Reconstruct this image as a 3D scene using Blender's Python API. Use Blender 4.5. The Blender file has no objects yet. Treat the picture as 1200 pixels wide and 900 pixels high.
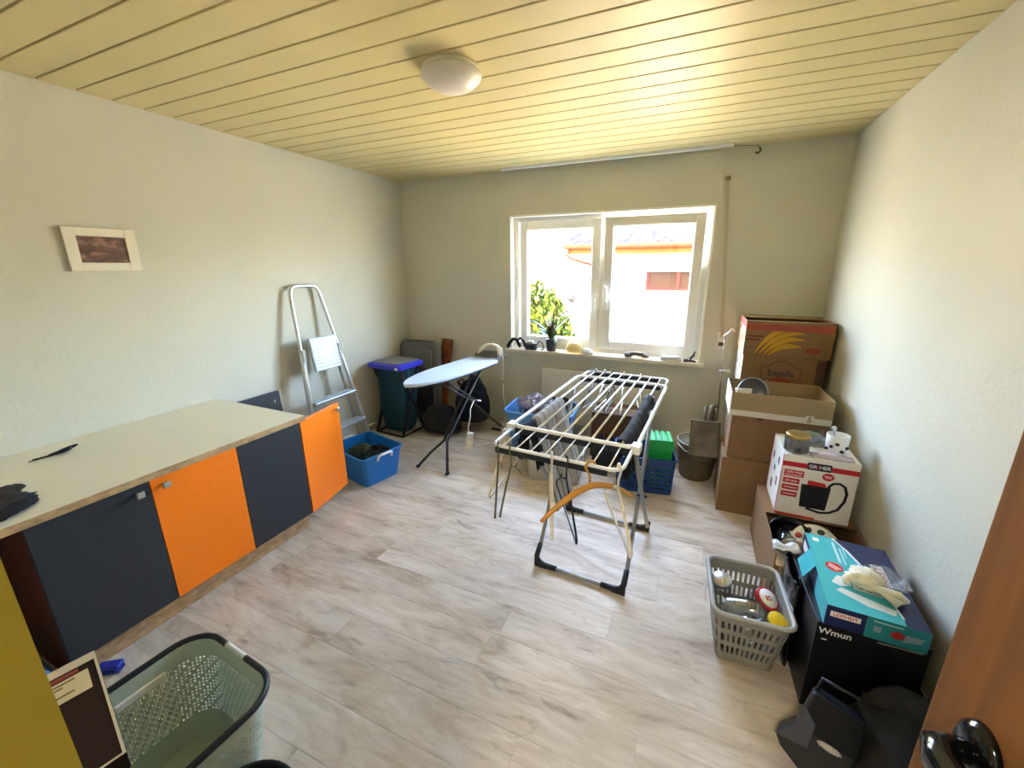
import bpy, bmesh, math, random
from mathutils import Vector, Matrix, noise
PI = math.pi
R_ = math.radians
scn = bpy.context.scene
C = scn.collection
random.seed(7)

# ------------------------------------------------------------------ camera, sky, sun, exposure
YAW, PITCH, ROLL, FPX, CAMZ, PPX, PPY = -0.4073, -0.2596, -0.0032, 471.37, 1.5666, 609.03, 438.83
cy, sy, cp, sp = math.cos(YAW), math.sin(YAW), math.cos(PITCH), math.sin(PITCH)
fw = Vector((sy*cp, cy*cp, sp)); rt = Vector((cy, -sy, 0)); up = rt.cross(fw)
cr, sr = math.cos(ROLL), math.sin(ROLL)
rt, up = cr*rt + sr*up, -sr*rt + cr*up
cam_d = bpy.data.cameras.new('camera'); cam = bpy.data.objects.new('camera', cam_d); C.objects.link(cam)
cam.matrix_world = Matrix(((rt.x, up.x, -fw.x, 0), (rt.y, up.y, -fw.y, 0), (rt.z, up.z, -fw.z, CAMZ), (0, 0, 0, 1)))
cam_d.sensor_width = 36; cam_d.lens = FPX/1200*36
cam_d.shift_x = -(PPX-600)/1200; cam_d.shift_y = (PPY-450)/1200
cam_d.clip_start = 0.01
scn.camera = cam

wd = bpy.data.worlds.new('sky'); scn.world = wd; wd.use_nodes = True
wt = wd.node_tree; wt.nodes.clear()
sky = wt.nodes.new('ShaderNodeTexSky'); sky.sky_type = 'NISHITA'; sky.sun_disc = False
sky.sun_elevation = R_(52); sky.sun_rotation = R_(200); sky.air_density = 1.0; sky.dust_density = 2.0
bg = wt.nodes.new('ShaderNodeBackground'); bg.inputs['Strength'].default_value = 3.0
wo = wt.nodes.new('ShaderNodeOutputWorld')
hz = wt.nodes.new('ShaderNodeMix'); hz.data_type = 'RGBA'; hz.inputs['Factor'].default_value = .32      # thin bright haze over the blue
hz.inputs['B'].default_value = (.62, .66, .68, 1)
wt.links.new(sky.outputs[0], hz.inputs['A']); wt.links.new(hz.outputs['Result'], bg.inputs[0]); wt.links.new(bg.outputs[0], wo.inputs[0])

sun_d = bpy.data.lights.new('sun', 'SUN'); sun_d.energy = 6.0; sun_d.angle = R_(0.6); sun_d.color = (1.0, .97, .91)
sun = bpy.data.objects.new('sun', sun_d); C.objects.link(sun)
sun.rotation_euler = Vector((-0.35, -0.62, 0.95)).to_track_quat('Z', 'Y').to_euler()

RX0, RX1, RY0, RY1, RH = -2.855, 0.865, 0.06, 3.568, 2.40      # the room
WX0, WX1, WZ0, WZ1 = -1.624, 0.0675, 0.80, 2.011                # window opening
pd = bpy.data.lights.new('window_portal', 'AREA'); pd.shape = 'RECTANGLE'; pd.size = WX1-WX0; pd.size_y = WZ1-WZ0
pd.cycles.is_portal = True
po = bpy.data.objects.new('window_portal', pd); C.objects.link(po)
po.location = ((WX0+WX1)/2, RY1+0.16, (WZ0+WZ1)/2); po.rotation_euler = (R_(-90), 0, 0)
hl = bpy.data.lights.new('hall_fill_light', 'AREA'); hl.shape = 'DISK'; hl.size = .4; hl.energy = 7; hl.color = (1, .93, .80)  # added fill light in the unseen hall, lifts the near walls
ho = bpy.data.objects.new('hall_fill_light', hl); C.objects.link(ho); ho.location = (-0.1, -1.0, 2.34)

scn.view_settings.view_transform = 'Standard'; scn.view_settings.look = 'None'
scn.view_settings.gamma = 1.0; scn.view_settings.use_curve_mapping = False
scn.view_settings.exposure = 2.80
scn.cycles.max_bounces = 14; scn.cycles.diffuse_bounces = 10; scn.cycles.transparent_max_bounces = 16
scn.cycles.sample_clamp_indirect = 6.0
scn.cycles.use_denoising = True
scn.cycles.caustics_reflective = False; scn.cycles.caustics_refractive = False

# ------------------------------------------------------------------ materials
def lin(c):
    return tuple(((x/255)/12.92 if x/255 <= .04045 else ((x/255+.055)/1.055)**2.4) for x in c[:3]) + (1,)
_M = {}
def mat(name, col, rough=.5, metal=0, var=0., vscale=8, bump=0., bscale=60, trans=0, spec=.5, coat=0, rand=0., stretch=None, sheen=0, alpha=1):
    if name in _M: return _M[name]
    m = bpy.data.materials.new(name); m.use_nodes = True; _M[name] = m
    nt = m.node_tree; N = nt.nodes; Lk = nt.links; b = N['Principled BSDF']
    c = lin(col); b.inputs['Base Color'].default_value = c; b.inputs['Roughness'].default_value = rough
    b.inputs['Metallic'].default_value = metal; b.inputs['Specular IOR Level'].default_value = spec
    if trans: b.inputs['Transmission Weight'].default_value = trans; b.inputs['IOR'].default_value = 1.3
    if coat: b.inputs['Coat Weight'].default_value = coat
    if sheen: b.inputs['Sheen Weight'].default_value = sheen
    if alpha < 1: b.inputs['Alpha'].default_value = alpha
    if var or bump or rand:
        tc = N.new('ShaderNodeTexCoord'); mp = N.new('ShaderNodeMapping'); Lk.new(tc.outputs['Object'], mp.inputs[0])
        if stretch: mp.inputs['Scale'].default_value = stretch
    if var or rand:
        mix = N.new('ShaderNodeMix'); mix.data_type = 'RGBA'; mix.blend_type = 'MULTIPLY'
        mix.inputs['Factor'].default_value = 1
        mix.inputs['A'].default_value = c
        nz = N.new('ShaderNodeTexNoise'); nz.inputs['Scale'].default_value = vscale; nz.inputs['Detail'].default_value = 5
        Lk.new(mp.outputs[0], nz.inputs['Vector'])
        mr = N.new('ShaderNodeMapRange'); mr.inputs['From Min'].default_value = .3; mr.inputs['From Max'].default_value = .7
        mr.inputs['To Min'].default_value = 1-var; mr.inputs['To Max'].default_value = 1+var*.5
        Lk.new(nz.outputs[0], mr.inputs['Value'])
        last = mr.outputs[0]
        if rand:
            oi = N.new('ShaderNodeObjectInfo'); m2 = N.new('ShaderNodeMapRange'); m2.inputs['To Min'].default_value = 1-rand; m2.inputs['To Max'].default_value = 1+rand
            Lk.new(oi.outputs['Random'], m2.inputs['Value'])
            mm = N.new('ShaderNodeMath'); mm.operation = 'MULTIPLY'; Lk.new(last, mm.inputs[0]); Lk.new(m2.outputs[0], mm.inputs[1]); last = mm.outputs[0]
        Lk.new(last, mix.inputs['B']); Lk.new(mix.outputs['Result'], b.inputs['Base Color'])
    if bump:
        n2 = N.new('ShaderNodeTexNoise'); n2.inputs['Scale'].default_value = bscale; n2.inputs['Detail'].default_value = 4
        Lk.new(mp.outputs[0], n2.inputs['Vector'])
        bp = N.new('ShaderNodeBump'); bp.inputs['Strength'].default_value = bump; bp.inputs['Distance'].default_value = .01
        Lk.new(n2.outputs[0], bp.inputs['Height']); Lk.new(bp.outputs[0], b.inputs['Normal'])
    return m

def ramp_mat(name, stops, scale=(1, 1, 1), nscale=5, rough=.5, detail=6, bump=.1, rand=0., kind='noise', offset_rand=False, distort=.6):
    """colour ramp over stretched noise (wood, print); offset_rand shifts the pattern per object"""
    m = bpy.data.materials.new(name); m.use_nodes = True; _M[name] = m
    nt = m.node_tree; N = nt.nodes; Lk = nt.links; b = N['Principled BSDF']; b.inputs['Roughness'].default_value = rough
    tc = N.new('ShaderNodeTexCoord'); mp = N.new('ShaderNodeMapping'); mp.inputs['Scale'].default_value = scale
    Lk.new(tc.outputs['Object'], mp.inputs[0]); vec = mp.outputs[0]
    if offset_rand:
        oi = N.new('ShaderNodeObjectInfo'); cb = N.new('ShaderNodeCombineXYZ'); ml = N.new('ShaderNodeMath'); ml.operation = 'MULTIPLY'; ml.inputs[1].default_value = 57
        Lk.new(oi.outputs['Random'], ml.inputs[0]); Lk.new(ml.outputs[0], cb.inputs[0]); Lk.new(ml.outputs[0], cb.inputs[2])
        ad = N.new('ShaderNodeVectorMath'); Lk.new(vec, ad.inputs[0]); Lk.new(cb.outputs[0], ad.inputs[1]); vec = ad.outputs[0]
    nz = N.new('ShaderNodeTexNoise'); nz.inputs['Scale'].default_value = nscale; nz.inputs['Detail'].default_value = detail; nz.inputs['Distortion'].default_value = distort
    Lk.new(vec, nz.inputs['Vector'])
    rp = N.new('ShaderNodeValToRGB'); e = rp.color_ramp.elements
    while len(e) < len(stops): e.new(.5)
    for k, (p, c) in enumerate(stops): e[k].position = p; e[k].color = lin(c)
    Lk.new(nz.outputs[0], rp.inputs[0]); out = rp.outputs[0]
    if rand:
        oi2 = N.new('ShaderNodeObjectInfo'); m2 = N.new('ShaderNodeMapRange'); m2.inputs['To Min'].default_value = 1-rand; m2.inputs['To Max'].default_value = 1+rand*.6
        Lk.new(oi2.outputs['Random'], m2.inputs['Value'])
        mix = N.new('ShaderNodeMix'); mix.data_type = 'RGBA'; mix.blend_type = 'MULTIPLY'; mix.inputs['Factor'].default_value = 1
        Lk.new(out, mix.inputs['A']); Lk.new(m2.outputs[0], mix.inputs['B']); out = mix.outputs['Result']
    Lk.new(out, b.inputs['Base Color'])
    if bump:
        bp = N.new('ShaderNodeBump'); bp.inputs['Strength'].default_value = bump; bp.inputs['Distance'].default_value = .003
        Lk.new(nz.outputs[0], bp.inputs['Height']); Lk.new(bp.outputs[0], b.inputs['Normal'])
    return m

def stripe_mat(name, a, b_, scale, axis='X', rough=.9, width=.5):
    m = bpy.data.materials.new(name); m.use_nodes = True; nt = m.node_tree; N = nt.nodes; Lk = nt.links; b = N['Principled BSDF']
    b.inputs['Roughness'].default_value = rough
    tc = N.new('ShaderNodeTexCoord'); w = N.new('ShaderNodeTexWave'); w.bands_direction = axis; w.inputs['Scale'].default_value = scale; w.inputs['Distortion'].default_value = .3
    Lk.new(tc.outputs['Object'], w.inputs['Vector'])
    rp = N.new('ShaderNodeValToRGB'); rp.color_ramp.elements[0].position = width; rp.color_ramp.elements[0].color = lin(a)
    rp.color_ramp.elements[1].position = min(1, width+.1); rp.color_ramp.elements[1].color = lin(b_)
    Lk.new(w.outputs[0], rp.inputs[0]); Lk.new(rp.outputs[0], b.inputs['Base Color'])
    return m

def pane_mat(name, tint=(1, 1, 1, 1), gloss=.08, rough=.0):
    m = bpy.data.materials.new(name); m.use_nodes = True; nt = m.node_tree; N = nt.nodes; N.clear()
    o = N.new('ShaderNodeOutputMaterial'); t = N.new('ShaderNodeBsdfTransparent'); t.inputs[0].default_value = tint
    g = N.new('ShaderNodeBsdfGlossy'); g.inputs['Roughness'].default_value = rough; mx = N.new('ShaderNodeMixShader'); mx.inputs[0].default_value = gloss
    nt.links.new(t.outputs[0], mx.inputs[1]); nt.links.new(g.outputs[0], mx.inputs[2]); nt.links.new(mx.outputs[0], o.inputs[0])
    return m

WALL = mat('wall_plaster', (206, 204, 189), .92, var=.03, vscale=2.5, bump=.16, bscale=55)
CEIL = mat('ceiling_paint', (211, 198, 147), .45, var=.04, vscale=3, rand=.03, spec=.4)
GROOVE = mat('ceiling_groove', (100, 80, 48), .9)
def floor_mat():
    m = bpy.data.materials.new('laminate'); m.use_nodes = True; nt = m.node_tree; N = nt.nodes; Lk = nt.links; b = N['Principled BSDF']; b.inputs['Roughness'].default_value = .5; b.inputs['Specular IOR Level'].default_value = .35
    tc = N.new('ShaderNodeTexCoord'); oi = N.new('ShaderNodeObjectInfo'); ml = N.new('ShaderNodeMath'); ml.operation = 'MULTIPLY'; ml.inputs[1].default_value = 57
    Lk.new(oi.outputs['Random'], ml.inputs[0]); cb = N.new('ShaderNodeCombineXYZ'); Lk.new(ml.outputs[0], cb.inputs[0]); Lk.new(ml.outputs[0], cb.inputs[2])
    ad = N.new('ShaderNodeVectorMath'); Lk.new(tc.outputs['Object'], ad.inputs[0]); Lk.new(cb.outputs[0], ad.inputs[1])
    def nz(scale, sc, det, dist):
        mp = N.new('ShaderNodeMapping'); mp.inputs['Scale'].default_value = scale; Lk.new(ad.outputs[0], mp.inputs[0])
        n = N.new('ShaderNodeTexNoise'); n.inputs['Scale'].default_value = sc; n.inputs['Detail'].default_value = det; n.inputs['Distortion'].default_value = dist; n.inputs['Roughness'].default_value = .62
        Lk.new(mp.outputs[0], n.inputs['Vector']); return n
    def ramp(n, stops):
        r = N.new('ShaderNodeValToRGB'); e = r.color_ramp.elements
        while len(e) < len(stops): e.new(.5)
        for k, (p, c) in enumerate(stops): e[k].position = p; e[k].color = lin(c)
        Lk.new(n.outputs[0], r.inputs[0]); return r
    def mixc(kind, a, b_, f):
        x = N.new('ShaderNodeMix'); x.data_type = 'RGBA'; x.blend_type = kind; x.inputs['Factor'].default_value = f
        Lk.new(a, x.inputs['A']); Lk.new(b_, x.inputs['B']); return x.outputs['Result']
    A = ramp(nz((1, 3.6, 1), 2.4, 8, .9), [(.28, (160, 140, 117)), (.44, (196, 182, 162)), (.60, (213, 202, 186)), (.8, (226, 218, 205))])
    B = ramp(nz((1, 7, 1), 6, 9, .7), [(.3, (188, 176, 164)), (.5, (246, 244, 240)), (.7, (255, 255, 255))])
    K = ramp(nz((1.0, 3.4, 1), 3.6, 6, 1.2), [(.0, (120, 100, 86)), (.30, (158, 140, 126)), (.40, (255, 255, 255))])
    o = mixc('MULTIPLY', mixc('MULTIPLY', A.outputs[0], B.outputs[0], .38), K.outputs[0], .48)
    m2 = N.new('ShaderNodeMapRange'); m2.inputs['To Min'].default_value = .95; m2.inputs['To Max'].default_value = 1.05; Lk.new(oi.outputs['Random'], m2.inputs['Value'])
    Lk.new(mixc('MULTIPLY', o, m2.outputs[0], 1), b.inputs['Base Color'])
    return m
FLOORW = floor_mat()
SUBF = mat('subfloor', (110, 96, 82), .9)
WHITE = mat('white_plastic', (238, 238, 235), .35)
UPVC = mat('window_upvc', (240, 238, 232), .3)
CREAMP = mat('cream_paint', (228, 224, 210), .5)
GLASSP = pane_mat('window_glass')
CLEAR = pane_mat('clear_plastic', (.93, .93, .95, 1), .16, .12)
ORANGE = mat('orange_laminate', (255, 128, 8), .38, var=.03, vscale=40)
ANTHR = mat('anthracite_laminate', (42, 44, 47), .5, var=.06, vscale=60)
TOPW = mat('worktop_laminate', (233, 228, 208), .45, var=.02)
OAK = ramp_mat('oak_edge', [(.3, (150, 116, 78)), (.6, (190, 156, 112))], scale=(1, 6, 12), nscale=3, rough=.5)
CHROME = mat('brushed_metal', (205, 205, 205), .3, metal=1)
ALU = mat('aluminium', (196, 198, 200), .36, metal=.85)
STEELD = mat('dark_steel', (70, 66, 62), .45, metal=.3)
RACKW = mat('white_coated_tube', (240, 240, 238), .3)
RACKG = mat('grey_tube', (150, 150, 148), .35, metal=.6)
BLACKP = mat('black_plastic', (22, 22, 23), .45)
BLACKG = mat('black_gloss', (10, 10, 11), .15)
BLACKC = mat('black_cloth', (24, 23, 24), .95, var=.2, vscale=15, bump=.4, bscale=40)
CHARC = mat('charcoal_cloth', (52, 50, 52), .95, var=.25, vscale=14, bump=.5, bscale=50)
CARD = mat('brown_cardboard', (136, 103, 68), .85, var=.07, vscale=6, bump=.05)
CARDL = mat('pale_cardboard', (160, 136, 100), .85, var=.06, vscale=6)
CARDW = mat('white_card', (232, 228, 218), .6, var=.03)
CARDD = mat('dark_cardboard', (92, 66, 46), .85, var=.1)
BLUEB = mat('blue_plastic', (22, 112, 190), .35)
BLUED = mat('dark_blue_plastic', (16, 54, 116), .4)
BLUEL = mat('light_blue_plastic', (86, 140, 196), .4)
BLUELID = mat('ultramarine_plastic', (52, 58, 200), .4)
GREEN = mat('green_plastic', (22, 160, 66), .45)
TEAL = mat('teal_sack', (16, 62, 70), .6, var=.15, vscale=7, bump=.3, bscale=12)
GREYP = mat('grey_plastic', (168, 168, 160), .5)
SAGE = mat('sage_plastic', (190, 200, 178), .5, var=.03)
YELP = mat('yellow_frame_paint', (158, 144, 46), .6, var=.05)
DOORW = ramp_mat('orange_brown_wood', [(.3, (112, 66, 8)), (.65, (132, 80, 14))], scale=(14, 14, 1), nscale=2, rough=.75)
RED = mat('red_print', (196, 34, 40), .5)
WPRINT = mat('white_print', (238, 236, 232), .5)
BPRINT = mat('black_print', (26, 24, 26), .5)

# ------------------------------------------------------------------ mesh helpers
WM = {}
class MB:
    def __init__(s): s.v = []; s.f = []; s.mi = []; s.sm = []
    def add(s, vs, fs, m=0, smooth=False, M=None):
        o = len(s.v)
        s.v += [(M @ Vector(p)) if M is not None else Vector(p) for p in vs]
        for f in fs: s.f.append([o+i for i in f]); s.mi.append(m); s.sm.append(smooth)
        return s
    def box(s, a, b, m=0, M=None):
        x0, x1 = sorted((a[0], b[0])); y0, y1 = sorted((a[1], b[1])); z0, z1 = sorted((a[2], b[2]))
        return s.add([(x0, y0, z0), (x1, y0, z0), (x1, y1, z0), (x0, y1, z0), (x0, y0, z1), (x1, y0, z1), (x1, y1, z1), (x0, y1, z1)],
                     [(0, 3, 2, 1), (4, 5, 6, 7), (0, 1, 5, 4), (1, 2, 6, 5), (2, 3, 7, 6), (3, 0, 4, 7)], m, False, M)
    def tube(s, pts, r, n=8, closed=False, m=0, M=None, cap=True, flat=None):
        P = [Vector(p) for p in pts]; k = len(P)
        rr = r if isinstance(r, (list, tuple)) else [r]*k
        T = []
        for i in range(k):
            if closed: t = P[(i+1) % k]-P[i-1]
            else: t = P[min(i+1, k-1)]-P[max(i-1, 0)]
            T.append(t.normalized() if t.length > 1e-9 else Vector((0, 0, 1)))
        a = Vector((0, 0, 1)) if abs(T[0].z) < .9 else Vector((1, 0, 0))
        u = T[0].cross(a).normalized(); vs = []
        for i in range(k):
            u = (u - T[i]*u.dot(T[i])).normalized(); w = T[i].cross(u)
            for j in range(n):
                an = 2*PI*j/n
                vs.append(P[i] + (u*math.cos(an)*(flat or 1) + w*math.sin(an))*rr[i])
        fs = []
        for i in range(k if closed else k-1):
            i2 = (i+1) % k
            for j in range(n): fs.append((i*n+j, i*n+(j+1) % n, i2*n+(j+1) % n, i2*n+j))
        if cap and not closed: fs += [tuple(range(n-1, -1, -1)), tuple((k-1)*n+j for j in range(n))]
        return s.add(vs, fs, m, True, M)
    def lathe(s, prof, c=(0, 0, 0), n=24, m=0, M=None):
        vs = []; fs = []
        for r, z in prof:
            for j in range(n): vs.append((c[0]+r*math.cos(2*PI*j/n), c[1]+r*math.sin(2*PI*j/n), c[2]+z))
        for i in range(len(prof)-1):
            for j in range(n): fs.append((i*n+j, i*n+(j+1) % n, (i+1)*n+(j+1) % n, (i+1)*n+j))
        if prof[0][0] > 1e-6: fs.append(tuple(range(n-1, -1, -1)))
        if prof[-1][0] > 1e-6: fs.append(tuple((len(prof)-1)*n+j for j in range(n)))
        return s.add(vs, fs, m, True, M)
    def grid(s, fn, nu, nv, m=0, M=None, smooth=True, hole=None, wrap=False):
        vs = [fn(i/nu, j/nv) for j in range(nv+1) for i in range(nu+(0 if wrap else 1))]
        w = nu if wrap else nu+1; fs = []
        for j in range(nv):
            for i in range(nu):
                if hole and hole(i, j): continue
                fs.append((j*w+i, j*w+(i+1) % w, (j+1)*w+(i+1) % w, (j+1)*w+i))
        return s.add(vs, fs, m, smooth, M)
    def prism(s, poly, h, M=None, m=0):
        """polygon in XY extruded along +Z by h, then M"""
        n = len(poly)
        vs = [(p[0], p[1], 0) for p in poly] + [(p[0], p[1], h) for p in poly]
        fs = [tuple(range(n-1, -1, -1)), tuple(range(n, 2*n))] + [(i, (i+1) % n, n+(i+1) % n, n+i) for i in range(n)]
        return s.add(vs, fs, m, False, M)
    def build(s, name, mats, parent=None, bevel=0, solid=0, sub=0, local=False, seg=2):
        me = bpy.data.meshes.new(name)
        T = Matrix.Identity(4)
        if parent is not None and not local: T = WM[parent.name].inverted()
        me.from_pydata([tuple(T @ v) for v in s.v], [], s.f)
        ms = mats if isinstance(mats, (list, tuple)) else [mats]
        for k in ms: me.materials.append(k)
        for p, a, b in zip(me.polygons, s.mi, s.sm): p.material_index = a; p.use_smooth = b
        me.update()
        o = bpy.data.objects.new(name, me); C.objects.link(o)
        if parent is not None: o.parent = parent; WM[o.name] = WM[parent.name]
        else: WM[o.name] = Matrix.Identity(4)
        if solid: k = o.modifiers.new('thick', 'SOLIDIFY'); k.thickness = solid; k.offset = 0
        if sub: k = o.modifiers.new('sub', 'SUBSURF'); k.levels = sub; k.render_levels = sub
        if bevel: k = o.modifiers.new('bevel', 'BEVEL'); k.width = bevel; k.segments = seg; k.limit_method = 'ANGLE'; k.angle_limit = R_(40)
        return o
def tag(o, label, cat, group=None):
    o['label'] = label; o['category'] = cat
    if group: o['group'] = group
    return o
def thing(name, label, cat, loc=(0, 0, 0), rz=0, group=None, rot=None):
    o = bpy.data.objects.new(name, None); C.objects.link(o); o.empty_display_size = .05
    o.location = loc; o.rotation_euler = rot or (0, 0, rz)
    WM[o.name] = Matrix.Translation(loc) @ (Matrix.Rotation(rz, 4, 'Z') if rot is None else o.rotation_euler.to_matrix().to_4x4())
    return tag(o, label, cat, group)
def struct(o): o['kind'] = 'structure'; return o
def bx(name, a, b, m, parent=None, bevel=0, local=False, seg=2): return MB().box(a, b).build(name, m, parent, bevel, local=local, seg=seg)
def T(x, y, z): return Matrix.Translation((x, y, z))
def RX(a): return Matrix.Rotation(R_(a), 4, 'X')
def RY(a): return Matrix.Rotation(R_(a), 4, 'Y')
def RZ(a): return Matrix.Rotation(R_(a), 4, 'Z')
def arc(c, r, a0, a1, n, plane='xz'):
    o = []
    for i in range(n+1):
        a = R_(a0+(a1-a0)*i/n); p = (r*math.cos(a), r*math.sin(a))
        o.append({'xz': (c[0]+p[0], c[1], c[2]+p[1]), 'xy': (c[0]+p[0], c[1]+p[1], c[2]), 'yz': (c[0], c[1]+p[0], c[2]+p[1])}[plane])
    return o
def rrect(w, d, r, ns=8, nc=5):
    """closed rounded-rectangle outline, ns points along each straight side"""
    pts = []
    for (cx, cy_, a0) in ((w/2-r, -d/2+r, -90), (w/2-r, d/2-r, 0), (-w/2+r, d/2-r, 90), (-w/2+r, -d/2+r, 180)):
        cor = [(cx+r*math.cos(R_(a0+90*i/nc)), cy_+r*math.sin(R_(a0+90*i/nc))) for i in range(nc+1)]
        if pts:
            a, b = pts[-1], cor[0]
            pts += [(a[0]+(b[0]-a[0])*k/ns, a[1]+(b[1]-a[1])*k/ns) for k in range(1, ns)]
        pts += cor
    a, b = pts[-1], pts[0]
    pts += [(a[0]+(b[0]-a[0])*k/ns, a[1]+(b[1]-a[1])*k/ns) for k in range(1, ns)]
    return pts
def tub(mb, top, bot, z0, z1, r, levels, hole=None, ns=8, nc=5, m=0, floor=True, zf=None):
    """tapered rounded tub wall with optional holes(i, j, u) and a floor; open at the top (local coords)"""
    A = rrect(bot[0], bot[1], r, ns, nc); B = rrect(top[0], top[1], r*1.15, ns, nc); n = len(A)
    vs = []
    for j in range(levels+1):
        t = j/levels; z = z0+(z1-z0)*t
        vs += [(a[0]+(b[0]-a[0])*t, a[1]+(b[1]-a[1])*t, z) for a, b in zip(A, B)]
    fs = []
    for j in range(levels):
        for i in range(n):
            if hole and hole(i, j, n): continue
            fs.append((j*n+i, j*n+(i+1) % n, (j+1)*n+(i+1) % n, (j+1)*n+i))
    if floor: fs.append(tuple(range(n-1, -1, -1)))
    mb.add(vs, fs, m, False); return mb
def heap(mb, c, s, seed=0, amp=.25, freq=3., sub=3, m=0, M=None, flat=True, ridg=True):
    """crumpled lump: displaced icosphere with cloth-like creases"""
    if ridg and amp >= .15: sub = max(sub, 4)
    b = bmesh.new(); bmesh.ops.create_icosphere(b, subdivisions=sub, radius=1)
    vs = []
    for v in b.verts:
        p = v.co.copy(); q = p*freq+Vector((seed*7.3, seed*3.1, seed*1.7))
        d = noise.noise(q)*.6
        if ridg:
            w = noise.noise(q*.7+Vector((5, 2, 9)))*.8
            d += .55*(1-2.6*abs(noise.noise(q*1.3+Vector((w, -w, w))))) + .32*(1-2.6*abs(noise.noise(q*2.7+Vector((w, w, -w)))))
        else: d += noise.noise(q*2.3)*.45
        p = p*(1+amp*d)
        if flat and p.z < -.45: p.z = -.45+(p.z+.45)*.1
        vs.append((c[0]+p.x*s[0], c[1]+p.y*s[1], c[2]+p.z*s[2]))
    fs = [[v.index for v in f.verts] for f in b.faces]; b.free()
    return mb.add(vs, fs, m, True, M)
def pile(mb, c, s, seed=0, M=None, n=44, amp=.5):
    """crumpled cloth as one closed cushion: folded top sheet over a flat underside"""
    o = Vector((seed*5.1, seed*2.7, seed*1.3))
    def top(u_, v):
        x, y_ = 2*u_-1, 2*v-1; k = max(abs(x), abs(y_)); r = math.hypot(x, y_)
        if r > 1e-6: x, y_ = x*k/r*(.7+.3*r/max(k, 1e-6)), y_*k/r*(.7+.3*r/max(k, 1e-6))
        rr_ = min(1, k); q = Vector((x*1.5, y_*1.5, 0))+o
        w = Vector((noise.noise(q*.9), noise.noise(q*.9+Vector((7, 3, 1))), 0))
        f1 = max(0, 1-2.4*abs(noise.noise(q*1.1+w*1.2))); f2 = max(0, 1-2.6*abs(noise.noise(q*2.4+w*1.8+Vector((3, 1, 4)))))
        h_ = (1-rr_**3)**.5; z = h_*(.55+amp*(.75*f1**2+.4*f2**2-.3)+.25*noise.noise(q*.8))
        e_ = 1+.16*noise.noise(q*1.2+Vector((2, 8, 5)))*rr_
        return (c[0]+x*s[0]*e_, c[1]+y_*s[1]*e_, c[2]+s[2]*z)
    def bot(u_, v):
        p = top(u_, v); x, y_ = 2*u_-1, 2*v-1; k = min(1, max(abs(x), abs(y_)))
        return (p[0], p[1], c[2]-s[2]*.35*(1-k**4)**.5)
    mb.grid(top, n, n, M=M); mb.grid(lambda a, b: bot(1-a, b), n//2, n//2, M=M); return mb
def text_part(name, body, size, M, mt, parent, depth=.0006, align='CENTER', wide=1.):
    cu = bpy.data.curves.new(name, 'FONT'); cu.body = body; cu.size = size; cu.extrude = depth/2; cu.align_x = align; cu.align_y = 'CENTER'; cu.resolution_u = 2
    cu.offset = size*.012
    to = bpy.data.objects.new(name, cu); C.objects.link(to)
    dg = bpy.context.evaluated_depsgraph_get(); me = bpy.data.meshes.new_from_object(to.evaluated_get(dg))
    bpy.data.objects.remove(to); bpy.data.curves.remove(cu)
    me.transform(M @ Matrix.Scale(wide, 4, (1, 0, 0))); me.materials.clear(); me.materials.append(mt)
    o = bpy.data.objects.new(name, me); C.objects.link(o); o.parent = parent; WM[o.name] = WM[parent.name]
    return o
def disc(r, n=20, sx=1, sy=1, cx=0, cy=0): return [(cx+r*sx*math.cos(2*PI*i/n), cy+r*sy*math.sin(2*PI*i/n)) for i in range(n)]
def rect(x0, y0, x1, y1): return [(x0, y0), (x1, y0), (x1, y1), (x0, y1)]

# ------------------------------------------------------------------ room shell
fl = struct(bx('floor', (RX0-.2, -.06, -.15), (RX1+.2, RY1+.2, -.012), SUBF))
rng = random.Random(3)
y = .774-.164*6; k = 0
while y < RY1:
    a, b = max(y, -.06), min(y+.164, RY1)
    if b > a+.01:
        x = RX0 - rng.uniform(.1, 1.2)
        while x < RX1:
            x0, x1 = max(x, RX0), min(x+1.28, RX1)
            if x1-x0 > .05: bx('floor_plank', (x0+.0003, a+.0003, -.012), (x1-.0003, b-.0003, 0), FLOORW, fl, bevel=.0004, seg=1)
            x += 1.28
    y += .164
struct(bx('floor_hall', (-1.8, -2.4, -.15), (1.8, -.06, 0), mat('hall_floor', (150, 134, 116), .5)))
ce = struct(bx('ceiling', (RX0-.2, -.06, RH+.013), (RX1+.2, RY1+.3, RH+.2), GROOVE))
y = 1.065-.1345*8
while y < RY1:
    a, b = max(y, -.06), min(y+.1345, RY1)
    if b-a > .02: bx('ceiling_plank', (RX0, a+.0045, RH), (RX1, b-.0045, RH+.0128), CEIL, ce, bevel=.0025)
    y += .1345
struct(bx('ceiling_hall', (-1.8, -2.4, RH), (1.8, -.06, RH+.2), WALL))
struct(bx('wall_left', (RX0-.2, -.06, -.1), (RX0, RY1+.3, RH+.1), WALL))
struct(bx('wall_right', (RX1, -.06, -.1), (RX1+.2, RY1+.3, RH+.1), WALL))
m = MB(); m.box((RX0, RY1, -.1), (WX0, RY1+.3, RH+.013)).box((WX1, RY1, -.1), (RX1, RY1+.3, RH+.013))
m.box((WX0, RY1, -.1), (WX1, RY1+.3, WZ0-.03)).box((WX0, RY1, WZ1), (WX1, RY1+.3, RH+.013))
struct(m.build('wall_back', WALL))
DX0, DX1, DH = -.36, .50, 2.04
m = MB(); m.box((RX0, -.06, -.1), (DX0, RY0, RH+.013)).box((DX1, -.06, -.1), (RX1, RY0, RH+.013)).box((DX0, -.06, DH), (DX1, RY0, RH+.013))
struct(m.build('wall_front', mat('front_wall_plaster', (206, 200, 180), .9, bump=.3, bscale=38)))
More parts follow.
